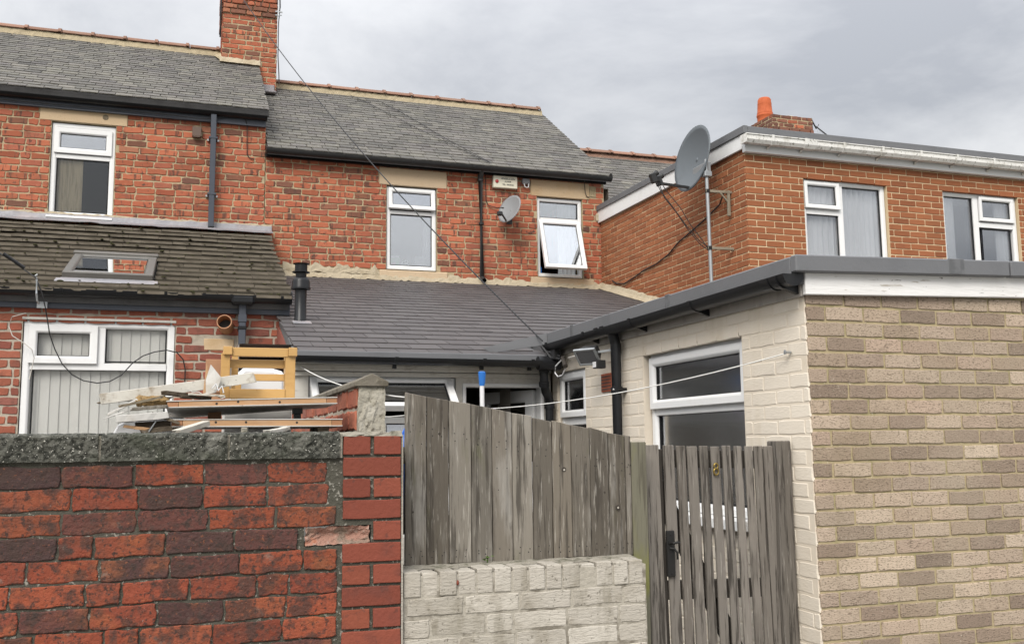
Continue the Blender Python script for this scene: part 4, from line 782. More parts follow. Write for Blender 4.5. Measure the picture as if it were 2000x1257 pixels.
m = MB(); m.add([(0.775, 7.402, 0), (0.775, 8.99, 0), (0.775, 8.99, 2.78), (0.775, 7.402, 2.35), (0.88, 7.402, 0), (0.88, 8.99, 0), (0.88, 8.99, 2.78), (0.88, 7.402, 2.35)], [(0, 1, 2, 3), (7, 6, 5, 4), (0, 4, 5, 1), (1, 5, 6, 2), (2, 6, 7, 3), (3, 7, 4, 0)]); m.build('side_wall', M_XBRICK, lt)
# swan-neck rainwater pipe in the corner
m = MB(); m.tube([(2.665, 7.09, 2.30), (2.665, 7.09, 2.20), (2.67, 7.10, 2.155), (2.70, 7.15, 2.105), (2.735, 7.19, 2.07), (2.75, 7.205, 2.03), (2.752, 7.205, 1.96), (2.755, 7.205, 0.1)], 0.036, 12); dp = m.build('downpipe', M_BLK, lt, smooth=True)
m = MB(); m.lathe([(0.04, 0), (0.042, 0.02), (0.06, 0.055), (0.06, 0.07)], Matrix.Translation((2.665, 7.09, 2.25)), 16); m.build('hopper', M_BLK, dp, smooth=True)
m = MB(); m.tube([(2.667, 7.095, 2.175), (2.672, 7.105, 2.14)], 0.042, 12); m.tube([(2.752, 7.205, 1.97), (2.752, 7.205, 2.02)], 0.042, 12); m.build('pipe_collar', M_BLK, dp, smooth=True)
m = MB(); m.box(2.70, 2.80, 7.16, 7.25, 1.83, 1.86); m.build('pipe_clip', M_BLK, dp, bevel=0.005)
# diagonal flashing beside the orange brick
mm = MB(); vs = []; rg = random.Random(3)
for i in range(25):
    t_ = i/24; v = SS*(1.0-t_*0.52)
    p = FS @ Vector((5.68, 0, v)); vs += [(5.62+rg.uniform(-.01, .02)-0.05*t_, p.y, p.z+0.006), (5.66, p.y, p.z+0.05+rg.uniform(-.01, .01)), (5.688, p.y, p.z+0.10+rg.uniform(-.015, .015))]
mm.add(vs, [(i*3+k, i*3+1+k, i*3+4+k, i*3+3+k) for i in range(24) for k in range(2)]); o = mm.build('side_fillet', M_BEDP, lt); md = o.modifiers.new('thick', 'SOLIDIFY'); md.thickness = 0.012; md.offset = 0
# boiler flue
fl = thing('boiler_flue', 'black boiler flue terminal rising through the grey slate roof', 'flue', (0.945, 8.67, 2.79))
Tf = Matrix.Translation((0.945, 8.64, 2.72))
m = MB(); m.lathe([(0.056, 0), (0.056, 0.10), (0.052, 0.105), (0.052, 0.355), (0.085, 0.36), (0.086, 0.375), (0.080, 0.39), (0.080, 0.43), (0.070, 0.455), (0.048, 0.475), (0.048, 0.505), (0.078, 0.512), (0.078, 0.518), (0.055, 0.525), (0.055, 0.585), (0.062, 0.588), (0.062, 0.594), (0.0, 0.596)], Tf, 24); m.build('flue_tube', M_BLK, fl, smooth=True)
m = MB(); m.lathe([(0.066, 0.0), (0.075, 0.004), (0.04, 0.006)], Matrix.Translation((0.945, 8.64, 3.308)), 20); m.build('flue_cap', M_BLK, fl, smooth=True)
m = MB(); m.box(0.87, 1.03, -0.012, 0.0, (8.60-y0)/cl-0.12, (8.60-y0)/cl+0.02, FS); m.build('base_flashing', M_LEAD, fl, bevel=0.003)
# ================================================================== FLAT-ROOFED EXTENSION (buff front, cream side)
XS, YB = 2.815, 3.9
FB = facing_lane(YB); FSd = facing_left(XS)
fx = thing('flat_roof_extension', 'flat roofed extension with buff brick front and cream painted side wall', 'extension', (4.6, YB, 0))
m = slab(FB, XS+0.012, 7.2, 0.0, 2.56, [], 0.006, 0.25); wb = m.build('front_wall', M_BMORT, fx)
rc = courses(XS+0.001, 7.2, 0.0, 2.419, 0.0749, 0.2235, 0.010, (), seed=81, jit=0.0015, half=0)
BFV = [(0.2135, 0.065, variants(0.2135, 0.065, 0.05, 0.0022, 0.0024, 7, 3, 14, 82, 0.0)), (0.10, 0.065, variants(0.10, 0.065, 0.05, 0.0022, 0.0024, 4, 3, 8, 83, 0.0))]
lay(wb, 'brick', FB, rc, M_BBRICK, BFV, lambda r, g: ((g.uniform(0.9, 1.0) if g.random() < 0.10 else g.random()*0.88), g.random(), g.random()), 300, lambda r: max(0, r[1]-4.4)*3+max(0, 0.75-r[2])*3, seed=84, wj=0.0015)
sh = [(-5.655, -4.475, 1.22, 2.278), (-7.18, -6.62, 1.25, 2.262)]
m = slab(FSd, -7.3, -3.912, 0.0, 2.46, sh, 0.0022, 0.25); ws = m.build('side_wall', M_WMORT, fx)
rc = courses(-7.3, -3.9030, 0.3, 2.40, 0.0749, 0.2235, 0.0065, sh, seed=85, jit=0.0015, half=0)
WV = [(0.2135, 0.066, variants(0.2135, 0.066, 0.05, 0.003, 0.003, 5, 2, 10, 86, 0.0)), (0.10, 0.066, variants(0.10, 0.066, 0.05, 0.003, 0.003, 3, 2, 6, 87, 0.0))]
lay(ws, 'brick', FSd, rc, M_WPAINT, WV, rtint(), 300, lambda r: -r[1]+max(0, 0.8-r[2])*5, seed=88, wj=0.0012)
cl_ = lambda a, b, c, d: [(a, b, c, d)]
wa = window(fx, FSd, -5.645, -4.482, 1.285, 2.262, bars=[(-5.60, -4.53, 1.865, 1.925)], lights=[(-5.59, -4.535, 1.345, 1.868)], sashes=[(-5.63, -4.50, 1.905, 2.235, 0.0, 0.058)], t=0.055, w=0.05, glass=glass_material('kitchen_glass', (0.60, 0.64, 0.62), base=0.30, gain=1.5, rough=0.16), roommat=simple('bathroom_wall', (0.20, 0.215, 0.20), 0.9), depth=1.5)
m = MB(); m.box(-5.66, -4.47, -0.05, 0.06, 1.225, 1.283, FSd); m.build('window_sill', M_UPVC, wa, bevel=0.005)
window(fx, FSd, -7.172, -6.628, 1.28, 2.254, bars=[(-7.12, -6.68, 1.835, 1.905)], lights=[(-7.115, -6.685, 1.34, 1.835)], sashes=[(-7.16, -6.64, 1.895, 2.235, 0.0, 0.055)], t=0.05, w=0.03, glass=MATS['kitchen_glass'], roommat=MATS['bathroom_wall'], depth=1.2)
# air brick
ab = MB(); ab.box(-6.305, -6.125, -0.012, 0.03, 2.052, 2.180, FSd); abo = ab.build('air_brick', M_VENT, fx, bevel=0.003)
for i in range(8):
    for j in range(5):
        m = MB(); u = -6.295+i*0.0205; v = 2.062+j*0.0225; m.box(u, u+0.012, -0.0135, -0.011, v, v+0.013, FSd); m.build('vent_hole', M_INK, abo)
# roof: deck, fascias, trims, gutter
def tilted(name, mat, parent, x0, x1, yy0, yy1, za0, zb0, za1, zb1, bevel=0.003):   # board whose bottom/top run from za to zb over x0..x1
    m = MB(); m.add([(x0, yy0, za0), (x1, yy0, zb0), (x1, yy0, zb1), (x0, yy0, za1), (x0, yy1, za0), (x1, yy1, zb0), (x1, yy1, zb1), (x0, yy1, za1)], [(0, 1, 2, 3), (7, 6, 5, 4), (0, 4, 5, 1), (1, 5, 6, 2), (2, 6, 7, 3), (3, 7, 4, 0)])
    return m.build(name, mat, parent, bevel=bevel)
sl_ = 0.0255
tilted('roof', M_FELT, fx, 2.76, 7.3, 3.88, 8.05, 2.44, 2.44+sl_*4.54, 2.562, 2.562+sl_*4.54)
tilted('front_fascia', M_PEEL, fx, 2.80, 7.25, 3.868, 3.896, 2.391, 2.391+sl_*4.45, 2.515, 2.515+sl_*4.45)
tilted('front_trim', M_KERB, fx, 2.722, 4.02, 3.825, 3.875, 2.492, 2.492+sl_*1.298, 2.574, 2.574+sl_*1.298, 0.006)
tilted('front_trim', M_KERB, fx, 4.03, 7.3, 3.825, 3.875, 2.492+sl_*1.308, 2.492+sl_*4.578, 2.574+sl_*1.308, 2.574+sl_*4.578, 0.006)
tilted('trim_joint', material('trim_joint_felt', [(0.115, 0.118, 0.122)], 0.6, ((18, (0.17, 0.172, 0.178), 0.45, 0.65, 0.7),), tone=0.0, offset=False), fx, 3.625, 3.725, 3.8215, 3.87, 2.493+sl_*0.9, 2.493+sl_*1.0, 2.5765+sl_*0.9, 2.5765+sl_*1.0, 0.004)
m = MB(); m.box(2.724, 2.765, 3.877, 7.16, 2.478, 2.572); m.build('side_trim', M_KERB, fx, bevel=0.006)
for y in (5.10, 6.62):
    m = MB(); m.box(2.7195, 2.765, y, y+0.05, 2.479, 2.576); m.build('trim_joint', MATS['trim_joint_felt'], fx, bevel=0.003)
m = MB(); m.add([(2.724, 7.16, 2.478), (2.724, 7.16, 2.572), (2.23, 7.315, 2.455), (2.30, 7.295, 2.415), (2.732, 7.172, 2.478), (2.732, 7.172, 2.572), (2.238, 7.327, 2.455), (2.308, 7.307, 2.415)], [(0, 1, 2, 3), (7, 6, 5, 4), (0, 4, 5, 1), (1, 5, 6, 2), (2, 6, 7, 3), (3, 7, 4, 0)]); m.build('trim_return', M_KERB, fx)
m = MB(); m.box(2.795, 2.812, 3.90, 7.25, 2.386, 2.50); m.build('side_fascia', M_GFASC, fx, bevel=0.003)
m = MB(); half_round(m, (2.725, 3.86, 2.485), (2.725, 7.14, 2.470), 0.056); gt = m.build('gutter', M_BLK, fx, smooth=True)
for y in (3.86, 7.14):
    m = MB(); zc_ = 2.485-0.015*(y-3.86)/3.28
    n_ = 12; vs = [(2.725, y+d, zc_) for d in (-.004, .004)]; a = [(2.725-0.058*math.cos(math.pi*i/n_), y-0.004, zc_-0.058*math.sin(math.pi*i/n_)) for i in range(n_+1)]; b = [(p[0], y+0.004, p[2]) for p in a]
    m.add(a+b, [tuple(range(n_+1)), tuple(reversed(range(n_+1, 2*n_+2)))] + [(i, i+n_+1, (i+1) % (n_+1)+n_+1, (i+1) % (n_+1)) for i in range(n_+1)]); m.build('gutter_end', M_BLK, gt)
for y in (3.93, 4.77, 5.55, 6.31, 7.05):
    m = MB(); half_round(m, (2.725, y-0.014, 2.482), (2.725, y+0.014, 2.482), 0.062, 0.010)
    m.add([(2.70, y-0.012, 2.428), (2.797, y-0.012, 2.398), (2.797, y-0.012, 2.44), (2.70, y+0.012, 2.428), (2.797, y+0.012, 2.398), (2.797, y+0.012, 2.44)], [(0, 1, 2), (5, 4, 3), (0, 3, 4, 1), (1, 4, 5, 2), (2, 5, 3, 0)])
    m.build('gutter_bracket', M_BLK, gt)
for y in (4.02, 5.98, 6.08):
    m = MB(); half_round(m, (2.725, y-0.03, 2.483), (2.725, y+0.03, 2.483), 0.060, 0.006); m.build('gutter_union', M_BLK, gt)
m = MB(); m.tube([(2.735, 5.945, 2.44), (2.745, 5.945, 2.40), (2.757, 5.945, 2.36), (2.757, 5.94, 0.05)], 0.036, 14); dp = m.build('downpipe', M_BLK, fx, smooth=True)
m = MB(); m.tube([(2.757, 5.942, 2.03), (2.757, 5.942, 2.07)], 0.041, 14); m.box(2.75, 2.812, 5.90, 5.985, 2.04, 2.062); m.build('pipe_clip', M_BLK, dp, smooth=False)
m = MB(); m.lathe([(0.008, 0), (0.006, 0.006), (0, 0.007)], Matrix.Translation((2.722, 5.918, 2.05)) @ Matrix.Rotation(rad(-90), 4, 'Y'), 8); m.build('screw', M_SILVER, dp)
m = MB(); m.box(XS+0.26, 7.2, 7.6, 7.7, 0, 2.5); m.build('back_wall', M_BBRICK, fx)

# ================================================================== ORANGE BRICK UPPER EXTENSION
XO, YO = 5.69, 8.82
FO = facing_lane(YO); FOs = facing_left(XO)
ox = thing('upper_extension', 'two storey orange brick extension with white fascia, gutter and two white windows', 'extension', (7.8, YO, 0))
ho = [(6.425, 7.548, 3.60, 4.598), (8.345, 9.475, 3.60, 4.595)]
wo_ = slab(FO, XO+0.012, 11.6, 0.0, 4.90, ho, 0.006, 0.25).build('front_wall', M_OMORT, ox)
OV = [(0.215, 0.064, variants(0.215, 0.064, 0.05, 0.0022, 0.0015, 3, 2, 8, 101, 0.0)), (0.10, 0.064, variants(0.10, 0.064, 0.05, 0.0022, 0.0015, 2, 2, 6, 102, 0.001))]
rc = courses(XO, 11.6, 2.55, 4.865, 0.0725, 0.226, 0.010, ho, seed=103, jit=0.0012, half=0)
lay(wo_, 'brick', FO, rc, M_OBRICK, OV, rtint(), 230, lambda r: max(0, 3.55-r[2])*9+max(0, r[1]-9.7)*9+(r[0]-5)*0.01, seed=104, wj=0.0012)
wo2 = slab(FOs, -12.69, -YO-0.012, 0.0, 4.95, [], 0.006, 0.25).build('side_wall', M_OMORT, ox)
cut = lambda r: (r[2] > 2.378+(-r[1]-7.13)*0.2751-0.1) and r[2] > 2.5
rc = courses(-12.69, -YO, 2.5, 4.94, 0.0725, 0.226, 0.010, (), seed=105, jit=0.0012, half=0, cut=cut)
lay(wo2, 'brick', FOs, rc, M_OBRICK, OV, rtint(), 300, lambda r: max(0, 3.3-r[2])*9-r[0]*0.01, seed=106, wj=0.0012)
ow = window(ox, FO, 6.43, 7.543, 3.62, 4.592, bars=[(6.905, 6.97, 3.67, 4.54)], lights=[(6.97, 7.485, 3.68, 4.535), (6.485, 6.905, 3.68, 4.195)], sashes=[(6.45, 6.915, 4.255, 4.565, rad(2), 0.048)], t=0.055, w=0.045, roommat=M_ROOM, depth=1.2, glass=M_GLASSN)
m = MB(); m.box(6.48, 6.91, 0.05, 0.11, 4.195, 4.25, FO); m.build('transom', M_UPVC, ow)
curtain('curtain', FO, 6.46, 7.52, 3.63, 4.57, 0.128, M_CURT, ow, 15, 0.012)
ow2 = window(ox, FO, 8.35, 9.47, 3.62, 4.590, bars=[(8.825, 8.90, 3.67, 4.54)], lights=[(8.405, 8.825, 3.68, 4.535), (8.955, 9.385, 3.68, 4.18)], sashes=[(8.905, 9.425, 4.262, 4.56, 0, 0.048)], t=0.055, w=0.045, roommat=M_ROOM, depth=1.2, glass=M_GLASSN)
m = MB(); m.box(8.9, 9.42, 0.05, 0.11, 4.19, 4.25, FO); m.build('transom', M_UPVC, ow2)
curtain('curtain', FO, 8.36, 8.60, 3.63, 4.57, 0.128, M_CURT, ow2, 5, 0.012)
curtain('curtain', FO, 9.22, 9.45, 3.63, 4.57, 0.128, M_CURT, ow2, 4, 0.012)
# roof edge
m = MB(); m.box(5.66, 11.7, 8.78, 12.68, 4.93, 5.03); m.build('roof', M_FELT, ox)
m = MB(); m.box(5.655, 11.7, 8.755, 8.815, 4.80, 4.972); m.build('front_fascia', M_UPVC, ox, bevel=0.004)
m = MB(); m.add([(5.655, 8.83, 4.848), (5.683, 8.83, 4.848), (5.683, 12.72, 4.885), (5.655, 12.72, 4.885), (5.655, 8.83, 5.005), (5.683, 8.83, 5.005), (5.683, 12.72, 5.07), (5.655, 12.72, 5.07)], [(0, 3, 2, 1), (4, 5, 6, 7), (0, 1, 5, 4), (1, 2, 6, 5), (2, 3, 7, 6), (3, 0, 4, 7)]); m.build('side_fascia', M_UPVC, ox, bevel=0.003)
m = MB(); m.add([(5.635, 8.74, 5.003), (5.69, 8.74, 5.003), (5.69, 12.75, 5.065), (5.635, 12.75, 5.065), (5.635, 8.74, 5.088), (5.69, 8.74, 5.088), (5.69, 12.75, 5.142), (5.635, 12.75, 5.142)], [(0, 3, 2, 1), (4, 5, 6, 7), (0, 1, 5, 4), (1, 2, 6, 5), (2, 3, 7, 6), (3, 0, 4, 7)]); m.build('side_trim', M_KERB, ox, bevel=0.004)
m = MB(); m.box(5.693, 11.7, 8.74, 8.80, 4.985, 5.082); m.build('front_trim', M_KERB, ox, bevel=0.004)
m = MB(); M_ = Matrix(((0, 1, 0, 5.60), (-1, 0, 0, 8.752), (0, 0, 1, 4.955), (0, 0, 0, 1)))     # square white gutter
m.prism([(0, 0), (0, -0.07), (0.02, -0.085), (0.09, -0.085), (0.115, -0.05), (0.115, 0.0), (0.125, 0.0), (0.125, 0.01), (0.105, 0.01), (0.105, -0.045), (0.085, -0.075), (0.012, -0.075), (0.012, 0)], M_, 6.1); gt = m.build('gutter', M_WGUT, ox, bevel=0.0)
m = MB(); m.box(5.596, 5.602, 8.628, 8.752, 4.87, 4.965); m.build('gutter_end', M_WGUT, gt)
for x in (5.93, 6.35, 6.85, 7.37, 7.90, 8.42, 8.96, 9.50):
    m = MB(); m.prism([(-0.004, -0.07), (0.0, -0.12), (0.02, -0.098), (0.094, -0.092), (0.124, -0.055), (0.13, 0.014), (0.118, 0.014), (0.112, -0.05), (0.09, -0.080), (0.02, -0.085)], Matrix(((0, 1, 0, x-0.014), (-1, 0, 0, 8.752), (0, 0, 1, 4.955), (0, 0, 0, 1))), 0.028); m.build('gutter_bracket', M_WGUT, gt)
m = MB(); m.prism([(-0.002, -0.07), (0.02, -0.092), (0.092, -0.09), (0.119, -0.052), (0.128, 0.012), (0.1, 0.0), (0.085, -0.07), (0.015, -0.07)], Matrix(((0, 1, 0, 6.33), (-1, 0, 0, 8.752), (0, 0, 1, 4.955), (0, 0, 0, 1))), 0.16); m.build('gutter_union', M_WGUT, gt)
# ================================================================== LANE WALL (red brick, concrete coping)
YR = 3.80
FW = facing_lane(YR)
rw = thing('lane_wall', 'sooty red brick lane wall with rough concrete coping and newer brick pier', 'wall', (-0.3, YR, 0))
core = slab(FW, -2.4, 0.819, 0.0, 1.735, [(0.443, 0.700, 1.318, 1.392)], 0.007, 0.23).build('wall_core', M_GMORT, rw)
GV = [(0.225, 0.073, variants(0.225, 0.073, 0.06, 0.003, 0.0048, 16, 5, 18, 201, 0.0)), (0.11, 0.073, variants(0.11, 0.073, 0.06, 0.003, 0.0048, 9, 5, 10, 202, 0.0))]
rc = courses(-2.4, 0.572, 0.0, 1.640, 0.0828, 0.236, 0.005, [(0.44, 0.60, 1.31, 1.395)], seed=207, jit=0.014, half=0.12)
def soot(r, g):
    top = max(0.0, (r[2]-1.15)/0.45); x = g.random()
    p = g.choice([0.02, 0.17, 0.33, 0.5, 0.6]) + g.uniform(-0.05, 0.06)
    if x < 0.14+0.60*top*top: p = g.uniform(0.80, 1.0)
    return (min(1, p), g.random()*(1-0.4*top), g.random())
lay(core, 'brick', FW, rc, M_GBRICK, GV, soot, 300, seed=208, wj=0.004)
# pier at the end: alternate pairs of headers and stretchers, true arrises
PV = [(0.212, 0.066, variants(0.212, 0.066, 0.06, 0.002, 0.0015, 6, 2, 8, 210, 0.0)), (0.10, 0.066, variants(0.10, 0.066, 0.06, 0.002, 0.0015, 3, 2, 6, 211, 0.0))]
pr = []; z = 1.735
for k in range(21):
    h = 0.0825
    for a, b in (((0.588, 0.696), (0.708, 0.817)) if k % 2 == 0 else ((0.588, 0.817),)):
        if k == 4 and a < 0.7: continue
        pr.append((a, b, z-h+0.010, z, -0.003))
    z -= h
pr = [r for r in pr if r[2] > 0]
lay(core, 'pier_brick', FW, pr, M_PBRICK, PV, rtint(), 300, seed=212, wj=0.001)
# the spalled brick
sp_ = MB(); rg = random.Random(4); nx_, nz_ = 14, 6; vs = []
for j in range(nz_+1):
    for i in range(nx_+1):
        e_ = min(i, nx_-i, 3)/3*min(j, nz_-j, 2)/2
        vs.append(FW @ Vector((0.448+0.245*i/nx_+rg.uniform(-.003, .003), 0.004+0.020*e_+rg.uniform(-.005, .005), 1.322+0.066*j/nz_+rg.uniform(-.003, .003))))
sp_.add(vs, [(j*(nx_+1)+i, j*(nx_+1)+i+1, (j+1)*(nx_+1)+i+1, (j+1)*(nx_+1)+i) for i in range(nx_) for j in range(nz_)])
o = sp_.build('spalled_brick', material('spalled_brick_face', [(0.36, 0.20, 0.15)], 0.95, ((14, (0.20, 0.17, 0.13), 0.45, 0.65, 0.75), (9, (0.46, 0.14, 0.06), 0.6, 0.7, 0.6), (60, (0.46, 0.36, 0.30), 0.55, 0.7, 0.6)), ((60, 0.012),), tone=0.0), core); o['label'] = 'spalled brick with its pinkish core showing'
# coping blocks: rough-cast concrete
cx = [-2.4, -1.96, -1.52, -1.08, -0.735, -0.289, 0.158, 0.578]
for i in range(len(cx)-1):
    a, b = cx[i]+0.005, cx[i+1]-0.005; rg = random.Random(300+i); nx_, nz_, ny_ = 28, 7, 10; m = MB(); idx = {}
    def cp(i_, j_, k_):
        key = (i_, j_, k_)
        if key not in idx:
            x = a+(b-a)*i_/nx_; y = YR-0.012+0.262*k_/ny_; zz = 1.652+0.100*j_/nz_
            r_ = 0.0035
            if j_ == nz_ and k_ == 0: y += 0.006; zz -= 0.006
            idx[key] = len(m.v); m.v.append((x+rg.uniform(-r_, r_)*(0.4 if i_ in (0, nx_) else 1), y+rg.uniform(-r_, r_), zz+rg.uniform(-r_, r_)*(1 if j_ else 0.4)))
        return idx[key]
    for i_ in range(nx_):
        for j_ in range(nz_): m.f += [(cp(i_, j_, 0), cp(i_+1, j_, 0), cp(i_+1, j_+1, 0), cp(i_, j_+1, 0)), (cp(i_, j_, ny_), cp(i_, j_+1, ny_), cp(i_+1, j_+1, ny_), cp(i_+1, j_, ny_))]
        for k_ in range(ny_): m.f += [(cp(i_, nz_, k_), cp(i_+1, nz_, k_), cp(i_+1, nz_, k_+1), cp(i_, nz_, k_+1)), (cp(i_, 0, k_), cp(i_, 0, k_+1), cp(i_+1, 0, k_+1), cp(i_+1, 0, k_))]
    for j_ in range(nz_):
        for k_ in range(ny_): m.f += [(cp(0, j_, k_), cp(0, j_+1, k_), cp(0, j_+1, k_+1), cp(0, j_, k_+1)), (cp(nx_, j_, k_), cp(nx_, j_, k_+1), cp(nx_, j_+1, k_+1), cp(nx_, j_+1, k_))]
    m.build('coping_stone', M_CONC, rw)
for x in cx[1:]:
    m = MB(); m.box(x-0.006, x+0.006, YR-0.004, YR+0.24, 1.652, 1.743); m.build('coping_joint', M_CAP, rw)
mortar_strip('pier_capping', M_CAP, rw, 0.572, 0.822, YR+0.004, 1.734, 1.750, -0.006, 0.004, 21, 0.02, 0.005)
m = MB(); m.box(0.576, 0.820, YR+0.005, YR+0.23, 1.733, 1.746); m.build('pier_top', M_CAP, rw)
m = MB(); m.box(0.8195, 0.826, YR+0.0, YR+0.02, 0.0, 1.738); m.build('paint_slop', M_LPAINT, rw)

# ================================================================== LOW WHITE WALL
YW = 3.82
FLW = facing_lane(YW)
lw = thing('low_painted_wall', 'low grubby white painted brick wall under the timber fence', 'wall', (1.36, YW, 0))
core = slab(FLW, 0.828, 1.888, 0.0, 1.182, [], 0.0032, 0.225).build('wall_core', M_LMORT, lw)
rc = courses(0.830, 1.889, 0.0, 1.100, 0.0785, 0.232, 0.0075, (), seed=231, jit=0.006)
LV = [(0.22, 0.068, variants(0.22, 0.068, 0.06, 0.0028, 0.0035, 10, 4, 12, 232, 0.0)), (0.10, 0.068, variants(0.10, 0.068, 0.06, 0.0028, 0.0035, 6, 4, 8, 233, 0.0))]
lay(core, 'brick', FLW, rc, M_LPAINT, LV, rtint(), 300, seed=234, wj=0.002)
x = 0.829; rg = random.Random(9)
while x < 1.86:
    w_ = min(0.0765+rg.uniform(-.006, .006), 1.889-x); m = MB(); Rm = Matrix.Translation((x+w_/2, 0, 1.15)) @ Matrix.Rotation(rg.uniform(-.02, .02), 4, 'Y') @ Matrix.Translation((-x-w_/2, 0, -1.15))
    m.box(x+0.004, x+w_-0.004, rg.uniform(-.004, .004), 0.215, 1.103, 1.197+rg.uniform(-.004, .004), FLW @ Rm); m.build('rowlock_brick', M_LPAINT, core, bevel=0.004, seg=2); x += w_
m = MB(); n_ = 40; rg = random.Random(10); vs = []
for i in range(n_+1):
    x = 0.83+1.055*i/n_; vs += [(x, 3.90+rg.uniform(-.03, .03), 1.196), (x, 3.97+rg.uniform(-.012, .012), 1.204+rg.uniform(-.002, .004)), (x, 4.03, 1.206), (x, 4.03, 1.15)]
m.add(vs, [(i*4+k, i*4+4+k, i*4+5+k, i*4+1+k) for i in range(n_) for k in range(3)]); m.build('top_mortar', M_CAP, lw)
# weed on the ledge
wd = thing('ledge_weed', 'small green weed rooted on the ledge of the low white wall', 'plant', (1.222, 3.955, 1.205))
rg = random.Random(12)
m = MB(); m.tube([(1.222, 3.965, 1.203), (1.222, 3.955, 1.225)], 0.003, 5); m.build('stem', M_LEAF, wd)
for i in range(9):
    a = rg.uniform(0, 6.28); L = rg.uniform(0.012, 0.024); d = Vector((math.cos(a), -abs(math.sin(a))*0.8, rg.uniform(-0.1, 0.9))).normalized(); p = Vector((1.222+rg.uniform(-.012, .012), 3.957, 1.212+rg.uniform(0, .02))); s = d.cross(Vector((0, 0, 1))).normalized()*L*0.45
    m = MB(); m.add([p, p+d*L*0.5+s, p+d*L, p+d*L*0.5-s, p+d*L*0.5+Vector((0, 0, 0.003))], [(0, 1, 4), (1, 2, 4), (2, 3, 4), (3, 0, 4)]); m.build('leaf', M_LEAF, wd)
m = MB(); m.lathe([(0.006, 0), (0.007, 0.004), (0.005, 0.008), (0.0, 0.009)], Matrix.Translation((1.053, YW+0.002, 1.15)) @ Matrix.Rotation(rad(90), 4, 'X') @ Matrix.Diagonal((0.8, 1.5, 1, 1)), 8)
m.build('exposed_brick_chip', M_PBRICK, core)

# ================================================================== TIMBER FENCE
YFn = 3.985
fe = thing('timber_fence', 'weathered grey board fence sloping down to the gate post', 'fence', (1.43, YFn, 1.2))
bx = [0.872, 0.966, 1.063, 1.161, 1.254, 1.346, 1.440, 1.530, 1.620, 1.710, 1.800, 1.882, 1.910]
zt = lambda x: 1.921-(x-0.872)*0.1882
for i in range(12):
    a, b = bx[i]+0.0016, bx[i+1]-0.0016; rg = random.Random(400+i); zb = 1.203+rg.uniform(-.004, .004) - (0.0 if i != 9 else 0.004)
    y0_ = YFn+rg.uniform(-.004, .004); yb = y0_+0.018; n_ = 10; m = MB(); vs = []
    for j in range(n_+1):
        t_ = j/n_; wob = rg.uniform(-.0012, .0012)
        za, zb2 = zb+(zt(a)-zb)*t_, zb+(zt(b)-zb)*t_
        if j == n_: za += rg.uniform(-.005, .004); zb2 += rg.uniform(-.005, .004)
        vs += [(a+wob, y0_, za), (b+wob, y0_+rg.uniform(-.001, .001), zb2), (b+wob, yb, zb2), (a+wob, yb, za)]
    m.add(vs, [(j*4+k, j*4+(k+1) % 4, j*4+4+(k+1) % 4, j*4+4+k) for j in range(n_) for k in range(4)] + [(0, 3, 2, 1), tuple(n_*4+k for k in range(4))])
    bo = m.build('board', M_FENCE, fe, bevel=0.0025)
    for zz in (1.235, 1.255, zt(a)-0.14, zt(a)-0.17, 1.70 if zt(a) > 1.85 else 1.60):
        for fx_ in (0.28, 0.74):
            if rg.random() < 0.2: continue
            px, pz = a+(b-a)*fx_+rg.uniform(-.008, .008), zz+rg.uniform(-.006, .006)
            m = MB(); m.lathe([(0.0028, 0), (0.0024, 0.0012), (0, 0.0016)], Matrix.Translation((px, y0_+0.0004, pz)) @ Matrix.Rotation(rad(90), 4, 'X'), 6); m.build('nail', M_IRON, bo)
    for q in range(rg.choice([0, 1, 1, 2])):      # knots
        px, pz, kr = rg.uniform(a+0.02, b-0.02), rg.uniform(1.28, zt(b)-0.12), rg.uniform(0.006, 0.011)
        m = MB(); m.lathe([(kr*0.9, 0), (kr*0.8, 0.0004), (0, 0.0006)], Matrix.Translation((px, y0_+0.0006, pz)) @ Matrix.Rotation(rad(90), 4, 'X') @ Matrix.Diagonal((1, 1.25, 1, 1)), 10); m.build('knot', simple('dark_knot', (0.045, 0.036, 0.028), 0.9), bo)
for px, pz in ((1.583, 1.583), (1.838, 1.412)):    # knot holes that show the pale wall behind
    m = MB(); m.lathe([(0.011, 0), (0.010, 0.0006), (0.0065, 0.001), (0, 0.001)], Matrix.Translation((px, YFn-0.004, pz)) @ Matrix.Rotation(rad(90), 4, 'X'), 12); m.build('knot_hole_rim', MATS['dark_knot'], fe)
    m = MB(); m.lathe([(0.0046, 0), (0, 0.0004)], Matrix.Translation((px+0.001, YFn-0.0052, pz-0.001)) @ Matrix.Rotation(rad(90), 4, 'X'), 10); m.build('knot_hole', M_LPAINT, fe)
m = MB(); m.box(1.911, 1.985, YFn-0.006, YFn+0.07, 0.0, 1.700); m.build('post', M_ALGAE, fe, bevel=0.004)
m = MB(); m.box(0.838, 0.868, YFn+0.012, YFn+0.05, 1.205, 1.715); m.build('end_batten', M_FENCE, fe, bevel=0.003)
for zz in (1.33, 1.62):
    m = MB(); m.box(0.845, 1.90, YFn+0.022, YFn+0.06, zz, zz+0.07); m.build('rail', M_RAIL, fe, bevel=0.003)

